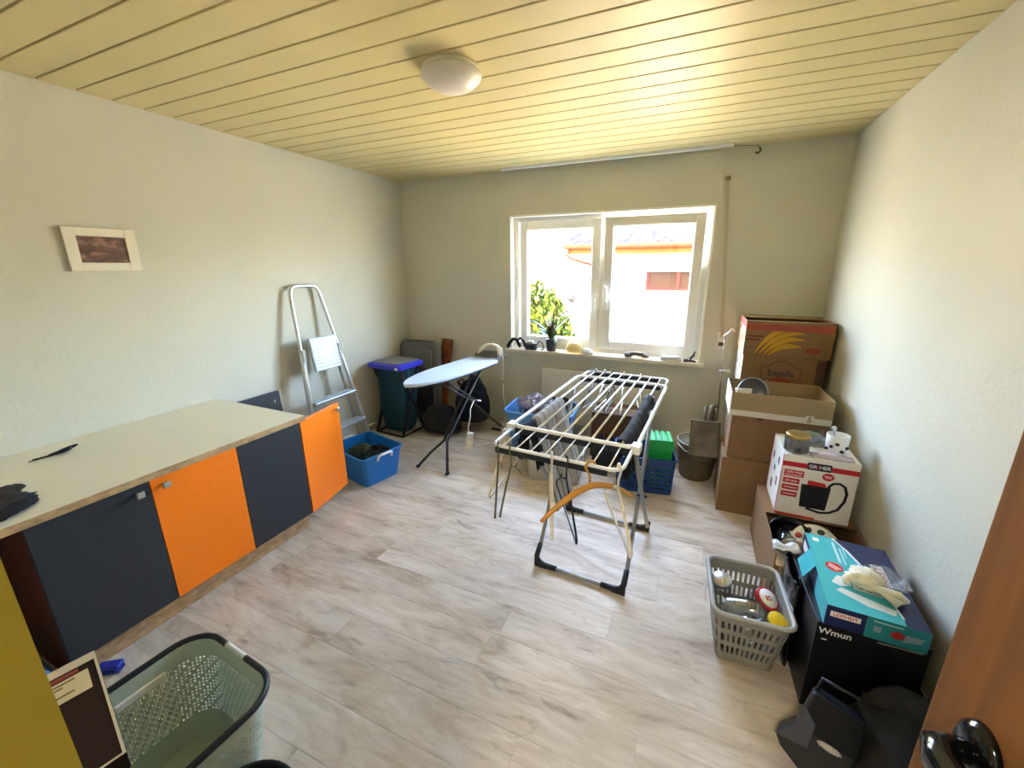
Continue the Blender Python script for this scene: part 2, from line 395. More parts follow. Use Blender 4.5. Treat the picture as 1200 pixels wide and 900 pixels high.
m = MB(); m.box((-1.8, -2.4, 0), (-1.6, -.06, RH)).box((1.6, -2.4, 0), (1.8, -.06, RH)).box((-1.6, -2.4, 0), (1.6, -2.2, RH))
m.box((-1.6, -.2, 0), (DX0, -.06, RH)).box((DX1, -.2, 0), (1.6, -.06, RH)).box((DX0, -.2, DH), (DX1, -.06, RH))
struct(m.build('wall_hall', mat('hall_plaster', (214, 206, 180), .9)))
m = MB(); m.box((DX0, -.21, 0), (DX0+.02, RY0, DH)).box((DX1-.02, -.21, 0), (DX1, RY0, DH)).box((DX0+.02, -.21, DH-.02), (DX1-.02, RY0, DH))
m.box((DX0-.06, RY0, 0), (DX0+.01, RY0+.0003, DH+.05))
struct(m.build('trim_1', YELP))
for nm, a, b in (('baseboard_left', (RX0, RY0, 0), (RX0+.014, RY1, .06)), ('baseboard_right', (RX1-.014, RY0, 0), (RX1, RY1, .06)), ('baseboard_back', (RX0+.014, RY1-.014, 0), (RX1-.014, RY1, .06))):
    struct(bx(nm, a, b, mat('baseboard_paint', (206, 196, 176), .5), bevel=.004))
# white corner bead round the window opening
m = MB(); e = .014
m.box((WX0-e, RY1-.004, WZ0+.0005), (WX0+.002, RY1+.0895, WZ1+e)).box((WX1-.002, RY1-.004, WZ0+.0005), (WX1+e, RY1+.0895, WZ1+e)).box((WX0+.002, RY1-.004, WZ1-.002), (WX1-.002, RY1+.0895, WZ1+e))
struct(m.build('trim_2', UPVC, bevel=.002))
struct(bx('trim_3', (WX0-.05, RY1-.05, WZ0-.03), (WX1+.05, RY1+.095, WZ0), mat('sill_stone', (226, 218, 198), .35, var=.05, vscale=20), bevel=.004))

# window
win = bpy.data.objects.new('window_1', None); C.objects.link(win); win.location = ((WX0+WX1)/2, RY1+.09, WZ0); struct(win)
WM[win.name] = T(*win.location)
def frame_rect(mb, x0, x1, z0, z1, y0, y1, l, r, b, t, M=None):
    mb.box((x0, y0, z0), (x0+l, y1, z1), M=M).box((x1-r, y0, z0), (x1, y1, z1), M=M)
    mb.box((x0+l, y0, z0), (x1-r, y1, z0+b), M=M).box((x0+l, y0, z1-t), (x1-r, y1, z1), M=M); return mb
fy = RY1+.09
m = frame_rect(MB(), WX0, WX1, WZ0, WZ1, fy, fy+.07, .045, .05, .05, .045); m.box((-.805, fy, WZ0+.05), (-.75, fy+.07, WZ1-.045))
m.build('window_frame', UPVC, win, bevel=.004)
def sash(x0, x1, hx, tilt):
    M = T(0, fy, .85) @ RX(tilt) @ T(0, -fy, -.85)
    s = frame_rect(MB(), x0, x1, .85, 1.975, fy-.022, fy+.045, .075, .075, .07, .075, M).build('sash', UPVC, win, bevel=.006)
    frame_rect(MB(), x0+.07, x1-.07, .915, 1.905, fy-.012, fy-.004, .012, .012, .012, .012, M).build('glazing_bead', WHITE, s, bevel=.003)
    MB().box((x0+.074, fy+.014, .919), (x1-.074, fy+.018, 1.901), M=M).build('pane', GLASSP, s)
    h = MB(); h.box((hx-.015, fy-.032, 1.20), (hx+.015, fy-.022, 1.34), M=M)
    h.tube([(hx, fy-.03, 1.29), (hx, fy-.065, 1.29)], .009, 10, M=M); h.box((hx-.01, fy-.075, 1.17 if tilt == 0 else 1.28), (hx+.01, fy-.055, 1.30 if tilt == 0 else 1.41), M=M)
    h.build('window_handle', WHITE, s, bevel=.004)
sash(-1.562, -.797, -.835, 0)
sash(-.757, .020, -.722, 3.6)

# ------------------------------------------------------------------ outside
gr = struct(bx('ground_outside', (-40, 4.2, -2.9), (40, 60, -2.6), mat('paving', (190, 176, 150), .9, var=.1, vscale=.6)))
hs = thing('neighbour_house', 'cream rendered house with pale tiled roof seen through window', 'house', (0, 11.0, -2.6))
CREAMW = mat('cream_render', (226, 206, 168), .9, var=.03, vscale=1.5); TILE = mat('pale_roof_tile', (34, 29, 26), .85, var=.9, vscale=7, spec=.1)
EAVE = mat('ochre_soffit', (92, 44, 12), .8, spec=.1)
hm = MB(); wx0, wx1, wz0, wz1 = -1.0, .55, 1.09, 1.82
hm.box((-2.17, 9.0, -2.6), (wx0, 9.2, 2.0)).box((wx1, 9.0, -2.6), (2.3, 9.2, 2.0)).box((wx0, 9.0, -2.6), (wx1, 9.2, wz0)).box((wx0, 9.0, wz1), (wx1, 9.2, 2.0))
hm.box((-2.17, 9.2, -2.6), (-1.97, 14, 2.0)).box((2.1, 9.2, -2.6), (2.3, 14, 2.0)).box((-1.97, 13.8, -2.6), (2.1, 14, 2.0))
hm.build('wall', CREAMW, hs)
rm = MB()
def roof_fn(side):
    def f(u, v):
        x = -2.75+u*5.6; yy = (8.55+v*2.95) if side == 0 else (14.45-v*2.95)
        return (x, yy, 2.03+v*.74+.03*math.sin(u*5.6*2*PI/.24)+.022*((v*12) % 1))
    return f
rm.grid(roof_fn(0), 190, 60, smooth=False); rm.grid(roof_fn(1), 60, 12, smooth=False)
rf = rm.build('roof', TILE, hs, solid=.02); 
mm = MB(); mm.box((-2.6, 8.62, 1.84), (2.75, 9.0, 2.0)); mm.box((-2.60, 8.57, 1.83), (2.75, 8.62, 2.03)); mm.build('soffit', EAVE, hs)
gb = MB(); gb.add([(-2.17, 9.0, 2.0), (-2.17, 14, 2.0), (-2.17, 11.5, 2.7), (-2.0, 9.0, 2.0), (-2.0, 14, 2.0), (-2.0, 11.5, 2.7)], [(0, 2, 1), (3, 4, 5), (0, 1, 4, 3), (1, 2, 5, 4), (2, 0, 3, 5)]); gb.build('gable', CREAMW, hs)
MB().tube([(-2.66, 8.52, 1.99), (2.75, 8.52, 1.99)], .06, 8).build('gutter', mat('copper_gutter', (62, 32, 14), .7, spec=.1), hs)
MB().tube([(-2.56, 8.52, 1.95), (-2.58, 8.54, 1.8), (-2.5, 8.6, 1.74), (-2.15, 8.93, 1.62), (-2.1, 8.95, 1.5), (-2.1, 8.95, -2.6)], .035, 8).build('downpipe', _M['copper_gutter'], hs)
wf = frame_rect(MB(), wx0, wx1, wz0, wz1, 9.03, 9.1, .05, .05, .05, .05); wf.box((-.40, 9.03, wz0+.05), (-.33, 9.1, wz1-.05)); wfo = wf.build('house_window', mat('red_brown_frame', (70, 20, 14), .7, spec=.1), hs)
bx('pane', (wx0+.05, 9.06, wz0+.05), (-.40, 9.07, wz1-.05), mat('dim_glass', (40, 24, 14), .6, spec=.05), wfo); bx('pane', (-.33, 9.06, wz0+.05), (wx1-.05, 9.07, wz1-.05), _M['dim_glass'], wfo)
bx('roller_shutter', (wx0+.01, 8.99, 1.48), (wx1-.01, 9.03, wz1), mat('shutter_white', (245, 243, 236), .6), hs)
bx('window_ledge', (wx0-.05, 8.9, wz0-.05), (wx1+.05, 9.0, wz0), mat('ledge', (222, 190, 150), .7), hs)
h2 = thing('far_house', 'plain white house wall with grey roof behind the shrub', 'house', (-9, 19, -2.6))
MB().box((-16, 16, -2.6), (-5.2, 22, 3.2)).build('wall', mat('white_render', (246, 240, 226), .9), h2)
MB().prism([(15.6, 3.2), (22.4, 3.2), (19, 4.6)], 11.6, M=Matrix(((0, 0, 1, -16.4), (1, 0, 0, 0), (0, 1, 0, 0), (0, 0, 0, 1)))).build('roof', mat('grey_roof', (130, 120, 112), .8), h2)
bx('corner_post', (-5.45, 15.9, -2.6), (-5.15, 16.0, 3.2), mat('yellow_render', (150, 128, 40), .8), h2)
def shrub(name, label, c, r, n, seed, cols, stem):
    t = thing(name, label, 'shrub', (c[0], c[1], -2.6)); rg = random.Random(seed)
    MB().tube([(c[0], c[1], -2.6), (c[0]+.05, c[1], -1), (c[0], c[1], c[2])], [.06, .045, .02], 8).build('stem', CARDD, t)
    mb = MB()
    for i in range(n):
        d = Vector((rg.gauss(0, 1), rg.gauss(0, 1), rg.gauss(0, 1))).normalized()*(rg.random()**.4)
        p = Vector(c)+Vector((d.x*r[0], d.y*r[1], d.z*r[2])); s = rg.uniform(.05, .10)
        M = Matrix.Translation(p) @ RZ(rg.uniform(0, 360)) @ RX(rg.uniform(-70, 70))
        mb.add([(0, -s, 0), (s*.45, 0, .012), (0, s, 0), (-s*.45, 0, .012)], [(0, 1, 2), (0, 2, 3)], rg.randrange(len(cols)), False, M)
    o = mb.build('foliage', cols, t); o['kind'] = 'stuff'
GL = [mat('leaf_lime', (58, 66, 4), .7, spec=.1), mat('leaf_yellow', (76, 78, 6), .7, spec=.1), mat('leaf_green', (38, 54, 4), .7, spec=.1)]
shrub('garden_shrub', 'sunlit lime green shrub outside the left window sash', (-2.35, 6.2, .2), (.62, .6, 1.15), 6500, 2, GL, None)
t = thing('satellite_dish', 'small satellite dish on a post outside beside the shrub', 'dish', (-2.10, 7.0, -2.6))
MB().tube([(-2.12, 7.05, -2.6), (-2.12, 7.05, 1.0)], .022, 8).build('post', GREYP, t)
MB().lathe([(0, 0), (.07, .006), (.13, .03)], n=18, M=T(-2.06, 7.0, 1.06) @ RY(60) @ RX(20)).build('bowl', mat('dish_grey', (60, 56, 52), .8, spec=.1), t, solid=.006)

# ------------------------------------------------------------------ wall and ceiling fittings
t = thing('ceiling_lamp', 'round white ceiling lamp fixed to cream ceiling planks', 'lamp', (-1.067, 1.735, RH))
MB().lathe([(.122, -.022), (.126, -.012), (.122, 0)], (-1.067, 1.735, RH), 40).build('base_ring', WHITE, t)
MB().lathe([(0, -.088), (.04, -.086), (.075, -.078), (.105, -.062), (.124, -.044), (.131, -.030), (.129, -.02), (.122, -.018)], (-1.067, 1.735, RH), 44).build('lamp_shade', mat('opal_shade', (222, 216, 208), .36), t)
t = thing('picture', 'small landscape print in a cream frame on left wall', 'picture', (RX0, 1.15, 1.555))
M = T(RX0+.003, 1.15, 1.557) @ RY(1.3)
m = frame_rect(MB(), -.142, .142, 0, .212, -.012, 0, .052, .04, .042, .05)
Mp = M @ RZ(90)
fr = MB(); frame_rect(fr, -.142, .142, 0, .212, -.016, -.002, .046, .046, .042, .042, Mp); fr.build('picture_frame', mat('cream_mount', (226, 221, 204), .6), t, bevel=.002)
MB().box((-.1, -.008, .04), (.1, -.003, .172), M=Mp).build('print', ramp_mat('brown_print', [(.25, (52, 34, 26)), (.5, (104, 72, 58)), (.72, (172, 130, 110))], scale=(1, 9, 16), nscale=1.6, rough=.5, bump=0), t)
t = thing('curtain_rail', 'slim white curtain rail under the ceiling above window', 'rail', (-.76, RY1-.1, RH-.02))
bx('rail', (-1.66, RY1-.125, RH-.018), (.14, RY1-.085, RH), WHITE, t, bevel=.003)
for x in (-1.66, .128): bx('end_cap', (x, RY1-.128, RH-.02), (x+.012, RY1-.082, RH), WHITE, t, bevel=.002)
t = thing('cable_hook', 'brown hook with thin cable at the ceiling corner', 'hook', (.31, RY1-.05, RH-.05))
MB().tube([(.14, RY1-.1, RH-.012), (.22, RY1-.08, RH-.016), (.305, RY1-.03, RH-.012)], .003, 6).build('cable', mat('tan_cable', (150, 126, 90), .6), t)
MB().tube([(.31, RY1-.004, RH-.02), (.31, RY1-.04, RH-.03), (.315, RY1-.05, RH-.05), (.30, RY1-.05, RH-.065), (.29, RY1-.03, RH-.055)], .007, 8).build('hook', mat('brown_hook', (110, 84, 56), .6), t)
t = thing('blind_strap', 'beige roller blind strap with winder beside the window', 'strap', (.22, RY1, .93))
m = MB(); n = 10
pts = [(.132+(.226-.132)*k/n, RY1-.012-.006*math.sin(PI*k/n), 2.19-(2.19-1.02)*k/n) for k in range(n+1)]
m.add([(p[0]+dx, p[1]+dy, p[2]) for p in pts for dx, dy in ((-.011, 0), (.011, 0), (.011, .0015), (-.011, .0015))],
      [f for k in range(n) for f in ((4*k, 4*k+1, 4*k+5, 4*k+4), (4*k+1, 4*k+2, 4*k+6, 4*k+5), (4*k+2, 4*k+3, 4*k+7, 4*k+6), (4*k+3, 4*k, 4*k+4, 4*k+7))])
m.build('strap', mat('strap_beige', (192, 180, 150), .9, bump=.3, bscale=200), t)
bx('strap_guide', (.118, RY1-.02, 2.18), (.15, RY1, 2.21), mat('guide_brown', (150, 130, 96), .6), t, bevel=.003)
m = MB().box((.19, RY1-.012, .92), (.262, RY1, 1.06)); m.build('winder_plate', CREAMP, t, bevel=.004)
bx('winder_slot', (.205, RY1-.016, .955), (.247, RY1-.011, .985), CARDD, t)
t = thing('wall_socket', 'white wall socket beside the black bag below window', 'socket', (-1.715, RY1, .44))
bx('cover_plate', (-1.75, RY1-.012, .405), (-1.68, RY1, .475), mat('socket_beige', (196, 188, 168), .5), t, bevel=.006)
MB().lathe([(.021, 0), (.021, .006), (.019, .006), (.017, -.004)], n=20, M=T(-1.715, RY1-.012, .44) @ RX(90)).build('socket_ring', WHITE, t)
MB().lathe([(.017, 0), (.017, .002)], n=20, M=T(-1.715, RY1-.0122, .44) @ RX(90)).build('socket_recess', CARDD, t)
t = thing('panel_radiator', 'flat cream radiator panel mounted under the window sill', 'radiator', (-.78, RY1, .12))
bx('front_panel', (-1.28, RY1-.075, .12), (-.28, RY1-.055, .645), CREAMP, t, bevel=.006)
bx('convector', (-1.26, RY1-.055, .14), (-.30, RY1-.02, .63), GREYP, t)
for x in (-1.1, -.46): bx('bracket', (x, RY1-.02, .2), (x+.04, RY1, .6), GREYP, t)
MB().tube([(-.3, RY1-.045, .12), (-.3, RY1-.045, .0)], .01, 8).build('pipe', WHITE, t)

# door standing open on the right, seen at arm's length
dr = bpy.data.objects.new('door_1', None); C.objects.link(dr); struct(dr)
hx, hy = .462, .062; fx, fy2 = .405, .702
ang = math.atan2(fy2-hy, fx-hx); Ld = math.hypot(fx-hx, fy2-hy)
dr.location = (hx, hy, 0); dr.rotation_euler = (0, 0, ang); WM[dr.name] = T(hx, hy, 0) @ Matrix.Rotation(ang, 4, 'Z')
# local x along the leaf, +y is the face seen by the camera
bx('door_leaf', (0, -.04, .008), (Ld, 0, 2.0), DOORW, dr, bevel=.003, local=True)
for face, sgn in ((0, 1), (-.04, -1)):
    hb = MB(); hb.lathe([(.036, 0), (.035, .008), (.026, .016), (0, .019)], n=28, M=T(Ld-.098, face, .93) @ RX(-90*sgn) @ Matrix.Scale(1.25, 4, (0, 1, 0)))
    hb.build('rosette', BLACKG, dr, local=True)
    hb = MB(); lx = Ld-.098
    hb.tube([(lx, face+sgn*.005, .93), (lx, face+sgn*.03, .93), (lx-.006, face+sgn*.048, .93), (lx-.03, face+sgn*.056, .931), (lx-.075, face+sgn*.054, .934), (lx-.115, face+sgn*.05, .93), (lx-.128, face+sgn*.048, .927)], [.014, .016, .02, .022, .022, .018, .006], 14)
    hb.build('lever', BLACKG, dr, local=True)
    hb = MB(); hb.lathe([(.027, 0), (.027, .008), (.022, .012), (.0, .013)], n=20, M=T(lx, face, .845) @ RX(-90*sgn)); hb.build('keyhole_rosette', BLACKG, dr, local=True)
    if sgn == 1: MB().tube([(lx, .01, .845), (lx, .045, .845), (lx-.012, .055, .842), (lx+.012, .06, .848)], [.005, .005, .011, .011], 8, flat=.5).build('key', BLACKG, dr, local=True)

# ------------------------------------------------------------------ low cabinets on the left
CF = -2.045     # front plane of the doors
def knob(par, yk, zk):
    k = MB(); k.tube([(CF, yk, zk), (CF+.02, yk, zk)], .006, 8); k.box((CF+.02, yk-.013, zk-.013), (CF+.032, yk+.013, zk+.013))
    k.build('knob', CHROME, par, bevel=.002)
u = thing('base_cabinet', 'low cabinet with one anthracite and one orange door, orange end painted as shaded', 'cabinet', (-2.45, .78, 0), group='low cabinets under the cream worktop')
m = MB(); m.box((RX0+.02, .44, .10), (CF-.02, 1.142, .118)).box((RX0+.02, 1.126, .118), (CF-.02, 1.142, .703)).box((RX0+.02, .44, .118), (RX0+.028, 1.126, .703)).box((RX0+.02, .775, .118), (CF-.02, .79, .703))
m.build('body', CARDW, u)
bx('end_panel', (RX0+.02, .424, .0), (CF-.02, .44, .703), mat('shaded_orange_laminate', (84, 34, 12), .5), u, bevel=.001)  # orange end facing away from the window, its shade put into the colour
d = bx('door', (CF-.019, .424, .105), (CF, .7795, .699), ANTHR, u, bevel=.0015); d['label'] = 'anthracite door'; knob(d, .735, .665)
d = bx('door', (CF-.019, .7825, .105), (CF, 1.1405, .699), ORANGE, u, bevel=.0015); d['label'] = 'orange door'; knob(d, .827, .665)
bx('plinth', (CF-.065, .44, 0), (CF-.045, 1.142, .1), OAK, u)
u = thing('base_cabinet', 'low cabinet with anthracite door and orange door swung past its end', 'cabinet', (-2.45, 1.32, 0), group='low cabinets under the cream worktop')
m = MB(); m.box((RX0+.02, 1.144, .10), (CF-.02, 1.505, .118)).box((RX0+.02, 1.144, .118), (CF-.02, 1.16, .703)).box((RX0+.02, 1.49, .1), (CF-.02, 1.506, .703)).box((RX0+.02, 1.16, .118), (RX0+.028, 1.49, .703))
m.build('body', CARDW, u)
d = bx('door', (CF-.019, 1.1435, .105), (CF, 1.5, .699), ANTHR, u, bevel=.0015); d['label'] = 'anthracite door'
ang = math.atan2(-.078, .352)
Mo = T(CF, 1.507, 0) @ Matrix.Rotation(math.atan2(.078, .352), 4, 'Z')
d = MB().box((-.019, 0, .10), (0, .36, .7025), M=Mo).build('door', ORANGE, u, bevel=.0015); d['label'] = 'orange door swung open'
k = MB(); k.tube([(0, .318, .668), (.02, .318, .668)], .006, 8, M=Mo); k.box((.02, .305, .655), (.032, .331, .681), M=Mo); k.build('knob', CHROME, d, bevel=.002)
for z in (.18, .6): MB().box((-.045, -.05, z), (-.019, .03, z+.03), M=Mo).build('hinge', CHROME, u)
bx('plinth', (CF-.065, 1.144, 0), (CF-.045, 1.505, .1), OAK, u)
t = thing('worktop', 'long cream laminate worktop with wooden front edge on low cabinets', 'worktop', (-2.45, .8, .703))
bx('board', (RX0+.001, .075, .7035), (CF+.006, 1.537, .733), TOPW, t, bevel=.001)
bx('edge_strip', (CF+.006, .075, .7035), (CF+.009, 1.537, .7325), OAK, t)
t = thing('loose_panel', 'anthracite panel leaning on the left wall past the worktop', 'panel', (-2.8, 1.8, 0))
M = T(RX0+.07, 1.8, 0) @ RY(-4.5)
MB().box((0, -.155, .0), (.018, .145, .678), M=M).build('board', ANTHR, t, bevel=.001)
for z in (.60, .615): MB().lathe([(.0045, 0), (.0045, .0015)], n=10, M=M @ T(.018, .098, z) @ RY(90)).build('screw_hole', WPRINT, t)
# things on the worktop
t = thing('feather', 'dark feather with a pale tip lying on the cream worktop', 'feather', (-2.65, .72, .734))
def feath(u_, v):
    w = .034*math.sin(PI*min(1, max(0, (u_-.3)/.7)))**.7 if u_ > .3 else .003
    return (-2.655+w*(v-.5)*1.5+.01*math.sin(u_*3), .645+u_*.15, .738+.012*abs(v-.5)+.014*max(0, u_-.55)*2)
MB().grid(feath, 24, 4).build('vane', BLACKC, t, solid=.003)
MB().grid(lambda a, b: (-2.650+.016*(b-.5), .765+a*.028, .7475+.003*a), 3, 3).build('tip', CARDW, t, solid=.002)
MB().tube([(-2.655, .632, .737), (-2.655, .7, .739), (-2.65, .79, .752)], [.0025, .002, .001], 6).build('quill', BLACKP, t)
t = thing('folded_cloth', 'dark brown folded cloth on the near end of worktop', 'cloth', (-2.25, .36, .733))
heap(MB(), (-2.24, .36, .762), (.10, .13, .045), 3, .3, 2.2).build('upper_fold', mat('brown_cloth', (40, 32, 26), .95, bump=.5, bscale=60), t)
heap(MB(), (-2.22, .37, .745), (.12, .14, .026), 5, .15, 2).build('lower_fold', BLACKC, t)

# ------------------------------------------------------------------ step ladder
t = thing('step_ladder', 'folded aluminium step ladder with platform leaning on left wall', 'ladder', (-2.66, 2.3, 0))
def lad(z, y): return (-2.60-.215*z/1.435, y, z)
def ly(z, s): return (2.145-.085*(1.43-z)/1.43) if s < 0 else (2.40+.205*(1.43-z)/1.43)
pts = [lad(0.0, ly(0, -1)), lad(.7, ly(.7, -1)), lad(1.37, ly(1.37, -1)+.002)] + [lad(1.375+.06*math.sin(R_(a)), 2.205-.058*math.cos(R_(a))) for a in (20, 45, 70, 90)] + [lad(1.375+.06*math.sin(R_(a)), 2.345-.058*math.cos(R_(a))) for a in (90, 110, 135, 160)] + [lad(1.37, ly(1.37, 1)), lad(.7, ly(.7, 1)), lad(0, ly(0, 1))]
MB().tube(pts, .0145, 10).build('front_frame', mat('pale_aluminium', (214, 214, 210), .35, metal=.5), t)
for s in (-1, 1):
    MB().tube([(-2.775, ly(.95, s)-s*.02, .95), (-2.70, ly(.0, s)-s*.03, .0)], .012, 8).build('rear_leg', ALU, t)
    MB().box((-2.735, ly(.9, s)-s*.024, .70), (-2.715, ly(.9, s)+s*.006, .96)).build('side_bracket', GREYP, t, bevel=.003)
    MB().lathe([(.019, 0), (.019, .04), (.015, .045)], lad(0, ly(0, s)), 12).build('foot', BLACKP, t)
pl = MB(); M = T(-2.705, (ly(.9, -1)+ly(.9, 1))/2, .90) @ RY(-8)
pl.box((.0, -.125, -.125), (.022, .125, .14), M=M); plo = pl.build('platform', mat('ladder_white', (176, 190, 198), .4), t, bevel=.004)
for k in range(9): MB().box((.022, -.115, -.115+k*.028), (.026, .115, -.101+k*.028), M=M).build('rib', WHITE, plo)
MB().box((.026, -.055, -.01), (.0268, .055, .042), M=M).build('sticker', WPRINT, plo)
for z, dd in ((.545, .1), (.285, .1), (.06, .1)):
    a, b = ly(z, -1)+.01, ly(z, 1)-.01
    st = MB().box((-2.60-.215*z/1.435-.045, a, z-.022), (-2.60-.215*z/1.435+.05, b, z)).build('step', ALU, t, bevel=.003)
    for k in range(4): bx('tread_rib', (-2.60-.215*z/1.435-.035+k*.022, a+.01, z), (-2.60-.215*z/1.435-.023+k*.022, b-.01, z+.003), mat('ladder_white', (220, 226, 228), .4), st)

# ------------------------------------------------------------------ blue storage box with clothes
t = thing('storage_box', 'bright blue plastic storage box with white handles on floor', 'box', (-2.235, 2.165, 0), rz=R_(-13))
tub(MB(), (.44, .345), (.37, .285), .004, .235, .03, 4).build('tub', BLUEB, t, solid=.005, local=True)
rp = rrect(.452, .357, .04, 8, 5); MB().tube([(p[0], p[1], .237) for p in rp], .009, 8, closed=True).build('rim', BLUEB, t, local=True)
for s in (-1, 1):
    hm_ = MB(); hm_.tube([(s*.232, -.06, .20), (s*.247, -.055, .238), (s*.25, -.03, .243), (s*.25, .03, .243), (s*.247, .055, .238), (s*.232, .06, .20)], .009, 8, flat=.8); hm_.build('handle', WHITE, t, local=True)
OLIVE = mat('olive_cloth', (70, 72, 50), .95, var=.3, vscale=20, bump=.5, bscale=50)
for k, (dx, dy, mt, lb) in enumerate(((-.09, .02, OLIVE, 'olive green crumpled garment in the blue storage box, handle side by ladder'), (.07, -.02, mat('dark_green_cloth', (34, 52, 42), .95, var=.3, vscale=20, bump=.5), 'dark green crumpled garment in the blue storage box'), (.02, .07, BLACKC, 'black crumpled garment at the back of blue storage box'))):
    c = WM[t.name] @ Vector((dx, dy, .15))
    tag(pile(MB(), c, (.105, .09, .07), 11+k).build('garment', mt), lb, 'clothes', 'clothes in the blue box')
tag(heap(MB(), WM[t.name] @ Vector((0, 0, .06)), (.15, .11, .07), 31, .2, 2.2, 3).build('garment', CHARC), 'charcoal garment at the bottom of blue storage box', 'clothes', 'clothes in the blue box')

# ------------------------------------------------------------------ waste sack stand
t = thing('sack_stand', 'black waste sack stand with teal sack and blue lid', 'waste stand', (-2.58, 2.98, 0), rz=R_(-4))
for sx in (-1, 1):
    for s2 in (-1, 1):
        MB().tube([(sx*.165, s2*.15, .01), (sx*.17, -s2*.12, .66)], .015, 8).build('leg', BLACKP, t, local=True)
    MB().tube([(sx*.165, -.15, .012), (sx*.165, .15, .012)], .011, 8).build('floor_bar', BLACKP, t, local=True)
MB().tube([(-.17, -.15, .012), (.17, -.15, .012)], .011, 8).build('cross_bar', BLACKP, t, local=True)
def sack(u_, v):
    a = 2*PI*u_; e_ = 4; ca, sa = math.cos(a), math.sin(a)
    q = (abs(ca)**e_+abs(sa)**e_)**(-1/e_); w = .155*(1-.25*(1-v)**3)*(1+.03*noise.noise((ca*2, sa*2, v*5))); d_ = .13*(1-.2*(1-v)**3)
    return (w*q*ca+.012*math.sin(9*a+v*3), d_*q*sa+.012*noise.noise((ca*3, sa*3, v*4)), .05+.61*v-.03*(1-v)*abs(ca))
m = MB(); m.grid(sack, 64, 14, wrap=True); m.build('sack', TEAL, t, local=True)
MB().lathe([(0, 0), (.12, 0), (.125, .02)], (0, 0, .045), 20).build('sack_base', TEAL, t, local=True)
lp = rrect(.40, .335, .03, 4, 5)
m = MB(); n = len(lp); m.add([(p[0], p[1], .66) for p in lp]+[(p[0]*1.03, p[1]*1.03, .70) for p in lp]+[(p[0]*.86, p[1]*.86, .712) for p in lp],
    [(i, (i+1) % n, n+(i+1) % n, n+i) for i in range(n)]+[(n+i, n+(i+1) % n, 2*n+(i+1) % n, 2*n+i) for i in range(n)]+[tuple(range(n-1, -1, -1)), tuple(range(2*n, 3*n))])
m.build('lid_rim', BLUELID, t, local=True, bevel=.004)
lid2 = [(p[0]*.84, p[1]*.84) for p in lp]; MB().prism(lid2, .008, T(0, 0, .710)).build('lid', mat('lid_grey', (120, 118, 112), .4), t, local=True, bevel=.003)
MB().box((.155, -.179, .672), (.185, -.174, .69)).build('lid_clip', WPRINT, t, local=True)

# ------------------------------------------------------------------ clutter in the back left corner
t = thing('suitcase', 'grey rounded suitcase standing in the corner behind sack stand', 'suitcase', (-2.56, 3.36, 0))
GREYS = mat('grey_fabric_shell', (112, 110, 100), .8, var=.12, vscale=12, bump=.3, bscale=80)
M = T(-2.56, 3.38, 0) @ RX(-4)
m = MB(); m.prism(rrect(.44, .80, .09, 4, 6), .10, M @ T(0, -.02, .44) @ RX(90) @ T(0, 0, -.0)); m.build('shell', GREYS, t, bevel=.02, seg=3)
m = MB(); m.prism(rrect(.36, .20, .05, 4, 5), .03, M @ T(0, -.12, .67) @ RX(90)); m.build('front_pocket', mat('grey_pocket', (112, 110, 102), .8), t, bevel=.008)
m = MB(); m.prism(rrect(.36, .40, .05, 4, 5), .03, M @ T(0, -.12, .31) @ RX(90)); m.build('lower_pocket', CHARC, t, bevel=.008)
MB().tube([(p[0], -.121, p[1]+.44) for p in rrect(.445, .805, .09, 4, 6)], .005, 6, closed=True, M=M).build('piping', mat('piping_grey', (66, 64, 60), .6), t)
for sx in (-.15, .15): MB().lathe([(.02, -.014), (.024, 0), (.02, .014)], n=14, M=T(-2.56+sx, 3.33, .024) @ RY(90)).build('wheel', BLACKP, t)
t = thing('wooden_plank', 'red brown wooden board leaning upright on the back wall', 'board', (-2.3, 3.45, 0))
M = T(-2.43, RY1-.16, 0) @ RX(-8) @ RY(3.5)
MB().box((-.03, -.012, 0), (.095, .012, .86), M=M).build('board', ramp_mat('red_wood', [(.35, (92, 48, 26)), (.6, (150, 84, 46))], scale=(8, 8, 2), nscale=5), t, bevel=.002)
MB().box((-.045, -.034, .0), (-.005, -.012, .44), M=M).build('batten', mat('ochre_wood', (170, 110, 50), .7, var=.1), t, bevel=.002)
t = thing('black_sack', 'full black cloth bag slumped by the wall under ironing board', 'bag', (-1.95, 3.3, 0))
heap(MB(), (-1.93, 3.29, .24), (.165, .14, .275), 21, .16, 1.6, 4).build('body', BLACKC, t)
MB().tube([(-1.99, 3.2, .46), (-2.01, 3.16, .52), (-1.95, 3.15, .55), (-1.9, 3.18, .50), (-1.9, 3.2, .45)], .012, 8, flat=.5).build('strap', BLACKP, t)
t = thing('dark_duffel_bag', 'dark charcoal duffel bag lying behind the sack stand', 'bag', (-2.2, 3.2, 0))
heap(MB(), (-2.17, 3.10, .105), (.19, .12, .165), 24, .18, 1.8, 3).build('body', mat('duffel_cloth', (36, 33, 32), .95, var=.2, bump=.4), t)
MB().tube([(-2.24, 3.02, .19), (-2.22, 2.97, .26), (-2.14, 2.97, .26), (-2.11, 3.02, .2)], .008, 8).build('handle', BLACKP, t)

